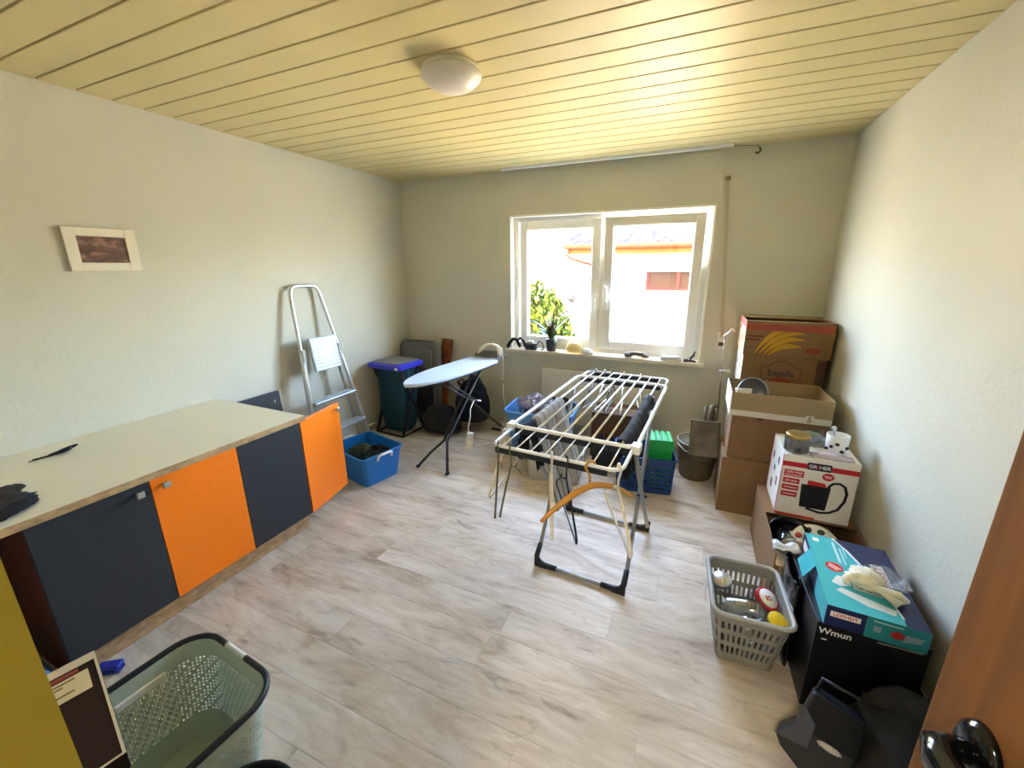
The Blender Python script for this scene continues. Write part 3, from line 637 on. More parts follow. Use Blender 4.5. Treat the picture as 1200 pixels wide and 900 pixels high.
# ------------------------------------------------------------------ ironing board and iron
IBZ = .76
t = thing('ironing_board', 'ironing board with pale blue cover on dark steel legs', 'ironing board', (-1.75, 2.75, 0))
nose = Vector((-1.86, 2.215, 0)); tail = Vector((-1.735, 3.20, 0)); ax = (tail-nose); Li = ax.length; ax.normalize(); pe = Vector((ax.y, -ax.x, 0))
def bw(s): return .165*min(1, (1-(1-min(1, s/.55))**2.2)**.62) if s < .8 else .165-.012*(s-.8)/.2
out = []
for k in range(25): s = k/24; out.append((s, bw(s)))
poly = [nose+ax*(s*Li)+pe*w for s, w in out]+[nose+ax*(s*Li)-pe*w for s, w in reversed(out[1:])]
m = MB(); m.prism([(p.x, p.y) for p in poly], .028, T(0, 0, IBZ-.028)); m.build('cover', mat('pale_blue_cover', (198, 212, 232), .8, var=.03, bump=.2, bscale=30), t, bevel=.01, seg=3)
m = MB(); c0 = nose+ax*.08; 
MB().prism([(p.x*.94+(nose+tail).x*.5*.06, p.y*.94+(nose+tail).y*.5*.06) for p in poly], .012, T(0, 0, IBZ-.041)).build('mesh_plate', STEELD, t)
A1, A2 = (-1.935, 2.40, .012), (-1.648, 2.385, .012)
topc = Vector((-1.70, 3.02, IBZ-.045))
LEGM = mat('dark_brown_tube', (48, 38, 32), .4, metal=.2)
for k, A in enumerate((A1, A2)):
    kx = -.035+.07*k
    j = Vector((-1.79+.03*k, 2.57, .19))
    MB().tube([A, Vector(A).lerp(j, .5)+Vector((0, 0, .01)), j, (topc.x+kx, topc.y, topc.z)], .011, 10).build('leg', LEGM, t)
    MB().tube([(A[0], A[1]-.014, .012), (A[0], A[1]+.014, .012)], .014, 10).build('foot_cap', BLACKP, t)
bo = Vector((-1.80, 2.52, IBZ-.045))
MB().tube([bo, (-1.72, 2.9, .44), (-1.60, 3.33, .03)], .011, 10).build('rear_leg', LEGM, t)
MB().tube([(bo.x+.1, bo.y, bo.z), (-1.66, 2.9, .45)], .009, 8).build('brace', LEGM, t)
MB().tube([(-1.74, 3.33, .014), (-1.46, 3.33, .014)], .013, 10).build('rear_foot_bar', LEGM, t)
MB().tube([(-1.77, 2.905, .45), (-1.62, 2.905, .45)], .008, 8).build('pivot_rod', CHROME, t)
rc = tail+ax*.09
m = MB(); M = T(rc.x+.02, rc.y-.03, IBZ-.006) @ Matrix.Rotation(math.atan2(ax.y, ax.x), 4, 'Z')
m.box((-.13, -.12, -.006), (.12, .13, 0), M=M); m.build('iron_rest', BLACKP, t, bevel=.006)
M2 = T(-1.715, 3.225, IBZ+.001) @ RZ(192) @ Matrix.Scale(1.12, 4)
t2 = thing('steam_iron', 'cream and grey steam iron resting on the ironing board tail', 'iron', (-1.71, 3.22, IBZ))
def sole(n=14): 
    o = [(-.1, -.05), (-.1, .05)]; return [(-.1, .048)]+[(-.1+.22*k/n, .05*(1-(k/n)**2.6)) for k in range(1, n)]+[(.12, 0)]+[(-.1+.22*k/n, -.05*(1-(k/n)**2.6)) for k in range(n-1, 0, -1)]+[(-.1, -.048)]
MB().prism(sole(), .010, M2).build('soleplate', CHROME, t2)
bodyp = sole(); mb = MB(); n = len(bodyp)
mb.add([(p[0], p[1], .010) for p in bodyp]+[(p[0]*.93-.005, p[1]*.86, .035) for p in bodyp]+[(p[0]*.62-.03, p[1]*.5, .062) for p in bodyp],
       [(i, (i+1) % n, n+(i+1) % n, n+i) for i in range(n)]+[(n+i, n+(i+1) % n, 2*n+(i+1) % n, 2*n+i) for i in range(n)]+[tuple(range(2*n, 3*n))], 0, False, M2)
mb.build('body', mat('iron_grey', (92, 84, 78), .4), t2, bevel=.004)
MB().tube([(.075, 0, .03), (.05, 0, .075), (.01, 0, .108), (-.05, 0, .112), (-.085, 0, .10), (-.098, 0, .06), (-.095, 0, .02)], [.014, .016, .014, .013, .014, .018, .02], 12, M=M2).build('handle', mat('iron_cream', (226, 214, 186), .35), t2)
MB().tube([(-.1, 0, .09), (-.125, .005, .075)], .008, 8, M=M2).build('cord_guard', WHITE, t2)
c0 = M2 @ Vector((-.125, .005, .07))
MB().tube([c0, c0+Vector((.015, -.01, -.1)), c0+Vector((.01, 0, -.25)), c0+Vector((-.005, .02, -.45)), c0+Vector((.03, .03, -.62)), c0+Vector((.0, -.05, -.77)), c0+Vector((.05, -.18, -.822)), c0+Vector((-.12, -.32, -.826)), c0+Vector((.1, -.38, -.826))], .0032, 6).build('power_cord', CREAMP, t2)
t = thing('power_strip', 'white power strip dangling by its cable below ironing board', 'power strip', (-1.585, 2.56, .17))
px, py_ = -1.605, 2.66
pp = [(-1.695, 2.905, .462), (-1.66, 2.86, .47), (-1.63, 2.74, .43), (px, py_+.03, .38), (px-.005, py_, .30), (px, py_, .255)]
MB().tube(pp, .0038, 8).build('cable', WHITE, t)
M = T(px, py_, .17) @ RZ(25) @ RY(6)
so = MB().box((-.026, -.02, -.075), (.026, .02, .085), M=M).build('housing', mat('socket_cream', (226, 222, 208), .4), t, bevel=.006)
for z in (-.045, .005, .055): MB().lathe([(.017, 0), (.017, .003), (.014, .003), (.013, -.002), (0, -.002)], n=16, M=M @ T(0, -.0205, z) @ RX(90)).build('outlet', WHITE, t)

# ------------------------------------------------------------------ drying rack
RZH = .88
rk = thing('drying_rack', 'white folding clothes drying rack with black corner feet', 'drying rack', (-.405, 2.0, 0), rz=R_(-3))
RM = WM[rk.name]
HW, Y0, Y1 = .275, -.475, .475
def L(n, mb, mt, par=None, **k): return mb.build(n, mt, par or rk, local=True, **k)
def ring(hw, y0, y1, z, r, tr, n=5):
    cs = ((hw-r, y0+r, -90), (hw-r, y1-r, 0), (-hw+r, y1-r, 90), (-hw+r, y0+r, 180)); o = []
    for cx, cy_, a0 in cs: o += arc((cx, cy_, z), r, a0, a0+90, n, 'xy')
    return o
L('main_frame', MB().tube(ring(HW, Y0, Y1, RZH, .045, .012), .0095, 10, closed=True), RACKW)
for yb in (Y0, Y1): L('cross_bar', MB().box((-HW+.02, yb-.0115, RZH-.030), (HW-.035, yb+.006, RZH-.004)), BLACKP, bevel=.003)
for s, yw, yb in ((-1, -.675, Y0), (1, .665, Y1)):
    w = HW-.012
    p = [(-w, yb, RZH-.004), (-w, yw-s*.05, RZH-.008)]+[(-w+.045-.045*math.cos(R_(a)), yw-s*.045+s*.045*math.sin(R_(a)), RZH-.008) for a in (30, 60, 90)]
    p += [(w-.045+.045*math.sin(R_(a)), yw-s*.045+s*.045*math.cos(R_(a)), RZH-.008) for a in (0, 30, 60, 90)]+[(w, yb, RZH-.004)]
    wo_ = L('wing_frame', MB().tube(p, .0075, 10), RACKW)
    L('wing_bar', MB().box((-w+.02, yw-.010, RZH-.034), (w-.05, yw+.005, RZH-.011)), BLACKP, wo_, bevel=.003)
    for k in range(8):
        x = -.215+k*.0615
        L('wing_rod', MB().tube([(x, yb, RZH-.004), (x, yw, RZH-.006)], .0032, 6), RACKW, wo_)
rodx = [-.215+k*.0615 for k in range(8)]
for x in rodx: L('rod', MB().tube([(x, Y0, RZH), (x, Y1, RZH)], .0052, 8), RACKW)
for s in (-1, 1):
    L('hinge_clip', MB().box((s*HW-.018, Y0-.02, RZH-.02), (s*HW+.018, Y0+.035, RZH+.014)), RACKW, bevel=.004)
def leg_u(yf, yt, hw, mt):
    zc = .035; pts = [(-hw, yt, RZH-.015), (-hw, yf+(yt-yf)*.08, .07)]
    pts += [(-hw+.05-.05*math.cos(R_(a)), yf, .014+.05-.05*math.sin(R_(a))) for a in (20, 45, 70, 90)]
    pts += [(hw-.05+.05*math.sin(R_(a)), yf, .014+.05-.05*math.cos(R_(a))) for a in (0, 20, 45, 70)]+[(hw, yf+(yt-yf)*.08, .07), (hw, yt, RZH-.015)]
    o = L('leg_frame', MB().tube(pts, .0105, 10), mt)
    for s in (-1, 1):
        q = [(s*hw, yf+(yt-yf)*.1, .10)]+[(s*(hw-.05+.05*math.cos(R_(a))), yf, .015+.05-.05*math.sin(R_(a))) for a in (10, 35, 60, 90)]+[(s*(hw-.115), yf, .0145)]
        L('corner_foot', MB().tube(q, [.0135, .0145, .0148, .0148, .0148, .0135], 10), BLACKP, o)
        L('foot_pad', MB().prism([(s*(hw+.008), .0), (s*(hw+.008), .05), (s*(hw-.02), .03), (s*(hw-.06), .014), (s*(hw-.06), .0)][::s], .02, T(0, yf+.01, 0) @ RX(90)), BLACKP, o)
leg_u(-.275, .28, .235, RACKG); leg_u(.29, -.44, .262, RACKG)
for s in (-1, 1): L('pivot_bolt', MB().tube([(s*.225, -.018, .41), (s*.275, -.018, .41)], .008, 8), BLACKP)

def drape(mb, x, y0, y1, z, la, lb, r=.012, seed=0, amp=.02, nu=26, nv=30, sw=0., lean=0., lump=0.):
    """cloth hung over a lengthwise rod: la on the -x side, lb on the +x side"""
    tot = la+lb+PI*r
    def f(u_, v):
        yy = y0+(y1-y0)*u_; d = v*tot; rb = r*(1+lump*noise.noise((u_*4.3, seed*2.3, 0))+lump*.5*noise.noise((u_*11, seed, 4))+.4*lump*noise.noise((u_*17, v*9, 2)))
        if d < la: p = (x-rb-.004, z-(la-d)); w = (la-d)
        elif d < la+PI*r: a = PI-(d-la)/r; p = (x+(rb+.002)*math.cos(a), z+rb*math.sin(a)); w = 0
        else: p = (x+rb+.004, z-(d-la-PI*r)); w = d-la-PI*r
        k = min(1, w/.08); n_ = noise.noise((u_*4+seed*3, d*3, seed))
        return (p[0]+(lean*w if d > la else 0)+amp*k*n_+amp*.6*k*math.sin(u_*17+seed)+(1 if d > la else -1)*abs(n_)*amp*k, yy+.3*amp*noise.noise((d*6, seed, u_*2))+sw*w*(u_-.5), p[1]+.006*k*n_)
    return mb.grid(f, nu, nv)
def W(p): return RM @ Vector(p)
def hung(name, label, mt, kx, y0, y1, la, lb, seed, amp=.014, r=.012, sw=0., lean=0., lump=0.):
    m_ = MB(); drape(m_, rodx[kx], y0, y1, RZH-.002, la, lb, r, seed, amp, sw=sw, lean=lean, lump=lump, nu=26 if not lump else 70); m_.v = [RM @ v for v in m_.v]
    return tag(m_.build(name, mt, solid=.004), label, 'clothes', 'laundry on the drying rack')
hung('striped_towel', 'pale grey striped towel hung over the drying rack', stripe_mat('towel_stripe', (168, 164, 158), (112, 98, 96), 5, 'Y', width=.9), 0, -.37, -.02, .10, .42, 1, .010, sw=.2, lean=.28)
hung('black_shirt', 'black shirt hung on the rack beside the striped towel', BLACKC, 0, -.465, -.385, .16, .2, 2, .016, lean=.2)
hung('black_trousers', 'black trousers folded along the outer rod of drying rack', CHARC, 7, -.42, .20, .030, .045, 3, .045, r=.017, lump=.5)
hung('black_leggings', 'black leggings hanging down beside the near rack leg', BLACKC, 7, -.46, -.36, .10, .15, 5, .02, r=.02)

def hanger(label, hook_xy, ang, mt, kind='wire', drop=.125, half=.2, z=RZH-.008, lower=True):
    t = thing('clothes_hanger', label, 'hanger', (hook_xy[0], hook_xy[1], z), rz=R_(ang), group='clothes hangers on the drying rack')
    rr_ = .004 if kind == 'wire' else .006
    hk = arc((0, 0, 0), .021, -150, 90, 10, 'xz')[::-1] if False else arc((0, 0, -.002), .02, 200, -60, 12, 'xz')
    hk = hk+[(.0, 0, -.045), (0, 0, -.075)]
    MB().tube(hk, rr_*.8, 8).build('hook', mt, t, local=True)
    if kind == 'curved':
        n = 16; q = [(-half+2*half*k/n, .012*math.cos(PI*(k/n-.5)), -.075-.10*abs(2*k/n-1)**1.7) for k in range(n+1)]
        MB().tube(q, [.007+.006*math.sin(PI*min(1, max(.1, k/n))) for k in range(n+1)], 10).build('arms', mt, t, local=True)
    else:
        MB().tube([(-half, 0, -.075-drop), (-half*.93, 0, -.06-drop), (-half*.5, 0, -.075-drop*.42), (0, 0, -.075), (half*.5, 0, -.075-drop*.42), (half*.93, 0, -.06-drop), (half, 0, -.075-drop)], rr_, 8).build('arms', mt, t, local=True)
        if lower: MB().tube([(-half, 0, -.075-drop), (-half*.97, 0, -.088-drop), (half*.97, 0, -.088-drop), (half, 0, -.075-drop)], rr_*.85, 8).build('lower_bar', mt, t, local=True)
        for s in (-1, 1): MB().tube([(s*half*.45, 0, -.07-drop*.42), (s*half*.47, 0, -.055-drop*.4), (s*half*.53, 0, -.07-drop*.48)], rr_*.6, 6).build('notch', mt, t, local=True)
    return t
HW_ = mat('hanger_cream', (228, 220, 204), .4); HO = mat('hanger_olive', (112, 106, 60), .5); HY = mat('hanger_ochre', (206, 148, 60), .45)
hanger('cream hanger hooked on the rack wing nearest blue crate', W((.25, -.655, 0))[:2], -66, HW_, 'tube')
hanger('ochre curved hanger hooked on the near rack wing', W((.150, -.675, 0))[:2], -132, HY, 'curved', half=.20)
hanger('black hanger hooked on the near rack wing', W((.06, -.675, 0))[:2], -62, BLACKP)
hanger('cream hanger between black hanger and olive hanger on rack', W((.0, -.675, 0))[:2], -70, HW_, 'tube')
hanger('olive hanger at the near rack corner', W((-.235, -.672, 0))[:2], -68, HO, lower=False)
hanger('dark olive hanger next to the rack corner', W((-.175, -.675, 0))[:2], -80, HO, lower=False, half=.17)
hanger('cream hanger on the long side tube of rack', W((-.268, -.56, 0))[:2], -86, HW_, 'tube', half=.17, z=RZH-.004)
for k, (x, mt, lb) in enumerate(((-.21, BLACKP, 'black hanger on the far wing of rack by the basket'), (-.15, CHROME, 'wire hanger on the far wing of rack'), (-.10, BLACKP, 'black hanger in the middle of far rack wing'), (-.02, HW_, 'cream hanger on the far wing of rack by radiator'), (.09, HW_, 'cream hanger on the far wing nearest the bucket'))):
    hanger(lb, W((x, .665, 0))[:2], 78+6*k, mt)

# ------------------------------------------------------------------ behind and under the rack
def garment(label, c, s, seed, mt, grp, amp=.3, name='garment', cat='clothes', sub=3, fr=2.4):
    return tag((pile(MB(), c, (s[0]*.95, s[1]*.95, s[2]*1.3), seed) if amp >= .2 else heap(MB(), c, s, seed, amp, fr, sub)).build(name, mt), label, cat, grp)
t = thing('laundry_basket', 'blue laundry basket full of grey clothes behind the rack', 'basket', (-1.12, 3.08, 0), rz=R_(4))
def hb(i, j, n): return 2 <= j <= 8 and j % 2 == 0 and i % 2 == 0
tub(MB(), (.56, .40), (.46, .31), .004, .40, .07, 12, hb, ns=14, nc=6).build('tub', BLUEL, t, solid=.004, local=True)
MB().tube([(p[0], p[1], .402) for p in rrect(.575, .415, .085, 10, 6)], .011, 8, closed=True).build('rim', BLUEL, t, local=True)
GLIL = mat('lilac_grey_cloth', (150, 148, 164), .95, var=.25, vscale=12, bump=.5, bscale=40)
GBRN = mat('brown_grey_cloth', (92, 80, 76), .95, var=.25, vscale=12, bump=.5, bscale=40)
garment('lilac grey clothes heaped in the blue laundry basket', (-1.17, 3.08, .43), (.17, .12, .07), 41, GLIL, 'clothes in the blue basket')
garment('dark brown garment in the blue laundry basket', (-1.05, 3.0, .39), (.16, .10, .07), 42, GBRN, 'clothes in the blue basket')
garment('black garment at the back of the blue laundry basket', (-1.02, 3.14, .42), (.15, .10, .06), 43, CHARC, 'clothes in the blue basket')
garment('mixed laundry filling the blue laundry basket', (-1.12, 3.08, .2), (.21, .14, .23), 44, GBRN, 'clothes in the blue basket', .12)
t = thing('grey_storage_bin', 'plain light grey storage bin on floor under the rack', 'bin', (-.87, 2.73, 0), rz=R_(8))
tub(MB(), (.42, .28), (.38, .25), .004, .24, .03, 3).build('tub', mat('pale_grey_bin', (186, 184, 178), .5), t, solid=.005, local=True)
MB().tube([(p[0], p[1], .242) for p in rrect(.43, .29, .036, 6, 5)], .008, 8, closed=True).build('rim', GREYP, t, local=True)
garment('dark clothes inside the light grey bin', (-.87, 2.73, .17), (.16, .10, .1), 47, BLACKC, 'clothes in the grey bin', .2)
t = thing('brown_carton', 'dark brown carton on floor below the radiator panel', 'box', (-.5, 3.3, 0), rz=R_(3))
m = MB().box((-.21, -.14, 0), (.21, .14, .40)); m.build('body', CARDD, t, bevel=.003, local=True)
MB().box((-.21, -.025, .4), (.21, .025, .4015)).build('packing_tape', mat('tape_brown', (130, 100, 70), .3), t, local=True)
garment('dark blanket heaped beside the dark brown carton', (-.555, 3.02, .09), (.105, .125, .16), 48, CHARC, None, .2, 'blanket', 'blanket')
def crate(t, w, d, h, mt, rows=5, ns=18):
    def hole(i, j, n):
        return 2 <= j <= 2+rows*2-1 and j % 2 == 0 and i % 2 == 1
    tub(MB(), (w, d), (w*.94, d*.94), .004, h, .02, rows*2+4, hole, ns=ns, nc=3).build('tub', mt, t, solid=.005, local=True)
    MB().tube([(p[0], p[1], h) for p in rrect(w+.012, d+.012, .026, 6, 4)], .009, 8, closed=True).build('rim', mt, t, local=True)
t = thing('blue_crate', 'dark blue slotted plastic crate behind the drying rack', 'crate', (-.235, 2.86, 0), rz=R_(10))
crate(t, .40, .31, .27, BLUED)
tg = thing('green_box', 'bright green folded carrier standing in the blue crate', 'box', (-.14, 2.87, .02), rz=R_(10))
MB().box((-.07, -.09, 0), (.085, .09, .36)).build('body', GREEN, tg, bevel=.004, local=True)
for k in range(4): MB().box((-.066+k*.04, -.092, .362), (-.04+k*.04, .092, .374)).build('lid_rib', GREEN, tg, local=True, bevel=.002)
MB().box((-.075, -.096, .30), (.09, -.09, .375)).build('lid_edge', GREEN, tg, bevel=.002, local=True)
garment('dark blue jacket stuffed in the blue crate beside green carrier', (-.32, 2.86, .2), (.09, .11, .12), 49, mat('navy_cloth', (26, 30, 44), .95, bump=.4), None, .25)

# bucket, dustpan, floor lamp, hose
BKT = mat('taupe_bucket', (98, 88, 62), .55, var=.08, vscale=10)
t = thing('bucket', 'taupe plastic bucket standing by the back wall', 'bucket', (.128, 3.15, 0))
MB().lathe([(.11, .004), (.112, .0), (.118, .02), (.134, .17), (.137, .172), (.138, .18), (.146, .285)], (.128, 3.15, 0), 40).build('tub', BKT, t, solid=.004)
MB().tube(arc((.128, 3.15, .287), .149, 0, 360, 40, 'xy')[:-1], .0055, 8, closed=True).build('rim', mat('bucket_rim', (180, 172, 148), .45), t)
MB().tube([(-.021, 3.15, .27), (-.010, 3.08, .26), (.038, 3.01, .245), (.128, 2.992, .24), (.218, 3.01, .245), (.266, 3.08, .26), (.277, 3.15, .27)], .004, 8).build('handle', CHROME, t)
t = thing('dustpan', 'worn grey metal dustpan leaning out of the bucket', 'dustpan', (.16, 3.03, .25))
M = T(.160, 2.99, .250) @ RZ(4) @ RX(-17) @ Matrix.Scale(1.12, 4)
DP = mat('dusty_metal', (124, 114, 96), .55, var=.5, vscale=9)
MB().box((-.085, -.003, -.015), (.085, .003, .215), M=M).build('tray', DP, t)
for s in (-1, 1): MB().box((s*.085-.003, -.028, -.015), (s*.085+.003, .003, .215), M=M).build('side_lip', mat('dusty_dark', (104, 92, 74), .6), t)
MB().box((-.088, -.045, .21), (.088, .006, .218), M=M).build('top_lip', DP, t)
MB().tube([(0, .0, .216), (0, .015, .26), (0, .02, .31)], [.012, .011, .013], 10, M=M).build('handle', mat('dusty_dark', (104, 92, 74), .6), t)
t = thing('floor_lamp', 'slim floor lamp with white swivel head beside cartons', 'lamp', (.262, 3.40, 0))
MB().lathe([(.075, 0), (.075, .012), (.02, .02), (.006, .022)], (.265, 3.42, 0), 24).build('base', GREYP, t)
MB().tube([(.265, 3.42, .015), (.252, 3.42, .55), (.242, 3.42, .80)], .006, 8).build('lower_pole', mat('dull_pole', (120, 112, 96), .4, metal=.5), t)
MB().tube([(.242, 3.42, .78), (.238, 3.42, 1.05)], .006, 8).build('upper_pole', mat('pale_pole', (170, 162, 144), .35), t)
MB().tube([(.225, 3.41, 1.05), (.262, 3.40, 1.085), (.285, 3.39, 1.11)], [.008, .013, .018], 12).build('lamp_head', mat('pale_head', (196, 190, 176), .35), t)
MB().tube([(.226, 3.42, .78), (.305, 3.41, .785)], [.011, .014], 12).build('clamp_head', _M['pale_head'], t)
t = thing('hose_coil', 'grey brown hose coiled on floor behind the cartons', 'hose', (.235, 3.28, 0))
HS = mat('hose_grey', (108, 98, 82), .6, bump=.3, bscale=120)
MB().tube([(.215+.02*math.sin(a*.5), 3.30+.055*math.cos(a), .36+.13*math.sin(a)+.004*a) for a in [k*.35 for k in range(40)]], .017, 10).build('loops', HS, t)
MB().tube([(.215, 3.36, .40), (.22, 3.38, .2), (.225, 3.38, .02)], .017, 10).build('hose_end', HS, t)

# ------------------------------------------------------------------ cartons along the right wall
def front(x0, y0, z0): return T(x0, y0-.0004, z0) @ RX(90)
def stick(name, polys, mt, par, M, h=.0008):
    m_ = MB()
    for p in polys: m_.prism(p, h, M)
    return m_.build(name, mt, par, local=True)
t = thing('moving_carton', 'large plain brown carton on the floor at the bottom of stack', 'box', (.555, 2.69, 0))
MB().box((-.295, 0, 0), (.29, .36, .385)).build('body', CARD, t, bevel=.003, local=True)
MB().box((-.295, .185, .3853), (.29, .215, .386)).build('lid_seam', CARDD, t, local=True)
t = thing('lidded_carton', 'brown archive carton with a round hand hole under open tray', 'box', (.545, 2.715, .386))
MB().box((-.262, 0, 0), (.245, .36, .284)).build('body', CARD, t, bevel=.003, local=True)
stick('hand_hole', [[(.155+.017*math.cos(R_(a)), .283+.022*math.sin(R_(a))) for a in range(180, 361, 15)]], CARDD, t, front(-.262, 0, 0))
MB().prism(rect(-.02, .1, .02, .18), .0006, T(-.2625, .2, 0) @ RZ(90) @ RX(90)).build('side_slot', CARDD, t, local=True)
t = thing('open_carton', 'open pale carton tray on the archive carton holding a pan', 'box', (.53, 2.70, .671))
m = MB(); w, d_, h_ = .262, .36, .15
m.box((-w, 0, 0), (w, .004, h_)).box((-w, d_-.004, 0), (w, d_, h_)).box((w-.004, .004, 0), (w, d_-.004, h_)).box((-w, .004, 0), (w, d_-.004, .004))
m.build('body', CARDL, t, local=True)
MB().box((-w-.004, .0, 0), (-w, d_, h_+.0)).build('side_flap', CARDW, t, local=True)
stick('tape_strip', [rect(0, .002, 2*w, .038)], mat('white_tape', (214, 206, 190), .3), t, front(-w, 0, 0))
stick('label', [rect(.395, .004, .435, .05)], mat('pale_label', (222, 210, 186), .4), t, front(-w, -.0009, 0))
stick('label_mark', [rect(.402, .012, .428, .017), rect(.402, .024, .428, .029), rect(.41, .035, .42, .044)], CARDD, t, front(-w, -.0018, 0))
t = thing('frying_pan', 'dark frying pan on edge inside the open carton tray', 'pan', (.385, 2.86, .677))
M = T(.385, 2.86, .785) @ Matrix.Scale(.74, 4) @ RZ(18) @ RX(74)
MB().lathe([(0, 0), (.105, 0), (.125, .035), (.128, .036), (.108, -.004), (0, -.004)], n=36, M=M).build('pan_body', mat('pan_grey', (120, 120, 122), .3, metal=.6), t)
MB().tube(arc((0, 0, .036), .127, 0, 360, 36, 'xy')[:-1], .003, 6, closed=True, M=M).build('rim', CHROME, t)
MB().tube([(.12, -.02, .03), (.2, -.05, .045), (.27, -.07, .05)], [.009, .011, .012], 8, M=M).build('handle', BLACKP, t)
t = thing('white_packet', 'cream paper packet leaning on the frying pan', 'packet', (.365, 2.78, .68))
MB().box((-.045, 0, 0), (.04, .03, .14), M=T(.345, 2.765, .68) @ RZ(10) @ RX(-8)).build('packet', CREAMP, t, bevel=.003)
MB().box((-.047, -.001, .135), (.042, .031, .146), M=T(.345, 2.765, .68) @ RZ(10) @ RX(-8)).build('folded_top', CARDW, t)
t = thing('tall_carton', 'tall brown carton on floor carrying the fruit boxes', 'box', (.6, 3.13, 0))
MB().box((-.26, 0, 0), (.25, .41, .73)).build('body', CARD, t, bevel=.003, local=True)
MB().box((-.26, .19, .7302), (.25, .22, .7308)).build('lid_seam', CARDD, t, local=True)
FX, FY = .345, 3.125; FWD = .50
t = thing('fruit_box', 'lower brown fruit box with round outlined logo on front', 'box', (FX, FY, .7315), group='fruit boxes stacked by right wall')
MB().box((0, 0, 0), (FWD-.02, .40, .245)).build('body', CARD, t, bevel=.002, local=True)
MB().box((-.0012, .004, .0), (0, .396, .244)).build('side_print', mat('side_print_white', (226, 214, 190), .7, var=.1), t, local=True)
stick('side_holes', [rect(.1, .14, .13, .17), rect(.24, .14, .27, .17)], CARDD, t, T(-.0013, 0, 0) @ RZ(-90) @ RX(90) @ T(-.4, 0, 0))
stick('corner_fold', [rect(.43, .0, .475, .235)], CARDD, t, front(0, 0, 0), .0005)
MAR = mat('maroon_ink', (104, 38, 24), .8); NAVI = mat('grey_navy_ink', (62, 50, 60), .8)
def ringpoly(poly, k, cx, cy_): return poly
def outline(pts, r, mt, nm, par, M, closed=True): MB().tube([(p[0], p[1], 0) for p in pts], r, 5, closed=closed, M=M).build(nm, mt, par, local=True)
cx, cz_ = .235, .135
lg = [(cx-.115, cz_-.035), (cx-.115, cz_+.035), (cx-.07, cz_+.042)]+[(cx+.075*math.cos(R_(a)), cz_+.02+.065*math.sin(R_(a))) for a in range(150, 29, -20)]+[(cx+.07, cz_+.042), (cx+.115, cz_+.035), (cx+.115, cz_-.035), (cx+.07, cz_-.042)]+[(cx+.075*math.cos(R_(a)), cz_-.02+.055*math.sin(R_(a))) for a in range(-30, -151, -20)]+[(cx-.07, cz_-.042)]
outline(lg, .0024, MAR, 'logo_outline', t, front(0, 0, 0))
stick('logo_base', [disc(.05, 18, 1.2, .55, cx, cz_-.055)], mat('pale_red_ink', (150, 66, 42), .8), t, front(0, 0, 0), .0005)
text_part('lettering', 'bajella', .062, front(0, -.0004, 0) @ T(cx, cz_, 0), NAVI, t)
t = thing('fruit_box', 'upper brown fruit box lid with banana bunch print on front', 'box', (FX-.006, FY-.006, .98), group='fruit boxes stacked by right wall')
m = MB(); w = FWD; d_ = .412; h_ = .235; th = .005
m.box((0, 0, 0), (w, th, h_)).box((0, d_-th, 0), (w, d_, h_)).box((0, th, 0), (th, d_-th, h_)).box((w-th, th, 0), (w, d_-th, h_)).box((th, th, 0), (w-th, d_-th, .006))
m.build('body', CARD, t, local=True)
m = MB(); m.box((th, th, h_-.006), (w-th, .06, h_-.002)).box((th, d_-.16, h_-.006), (w-th, d_-th, h_-.002)); m.build('top_flap', CARDL, t, local=True)
MB().box((-.0014, .002, .0), (0, d_-.002, h_)).build('side_print', mat('side_print_lit_pink', (226, 176, 140), .7, var=.12), t, local=True)  # lid's side face, colour lightened to hold the light falling on it
stick('side_band', [rect(0, h_-.05, d_, h_-.002)], mat('pink_band', (206, 96, 84), .7), t, T(-.0016, 0, 0) @ RZ(-90) @ RX(90) @ T(-d_, 0, 0))
stick('side_holes', [rect(.08, .14, .11, .18), rect(.27, .08, .30, .12)], CARDD, t, T(-.0024, 0, 0) @ RZ(-90) @ RX(90) @ T(-d_, 0, 0))
stick('top_band', [rect(.0, h_-.062, w, h_-.018)], mat('faded_red_ink', (160, 74, 56), .8), t, front(0, 0, 0))
BAN = mat('banana_yellow', (196, 148, 40), .8)
def banana(x0, y0, x1, y1, bulge, wd):
    n = 10; top = []; bot = []
    for k in range(n+1):
        u_ = k/n; e_ = math.sin(PI*u_); x = x0+(x1-x0)*u_; y = y0+(y1-y0)*u_**.75+bulge*e_*.4
        ww = wd*(.25+.75*e_); nx, ny = -(y1-y0), (x1-x0); l_ = math.hypot(nx, ny); top.append((x+nx/l_*ww, y+ny/l_*ww)); bot.append((x-nx/l_*ww*.6, y-ny/l_*ww*.6))
    return bot+top[::-1]
for k, (x1, y1, bl) in enumerate(((.27, .168, .10), (.345, .160, .10), (.35, .118, .085), (.335, .07, .06))):
    p = banana(.07+.026*k, .016-.003*k, x1, y1, bl, .024)
    stick('banana_print', [p], BAN, t, front(0, -.0002*k, 0), .0006); outline(p, .0013, mat('banana_ink', (110, 74, 30), .8), 'banana_outline', t, front(0, -.0002*k-.0003, 0))
outline([(.345, .02), (.345, .075), (.37, .1), (.44, .1), (.47, .075), (.47, .02)], .0014, mat('banana_ink', (110, 74, 30), .8), 'logo_outline', t, front(0, 0, 0), False)
stick('logo_panel', [rect(.36, .035, .44, .07)], mat('pale_red_ink', (150, 66, 42), .8), t, front(0, 0, 0), .0005)
stick('print_line', [rect(.01, .128, .105, .138), rect(.01, .105, .09, .115), rect(.0, .055, .1, .058), rect(.1, .02, .103, .058)], MAR, t, front(0, 0, 0), .0005)

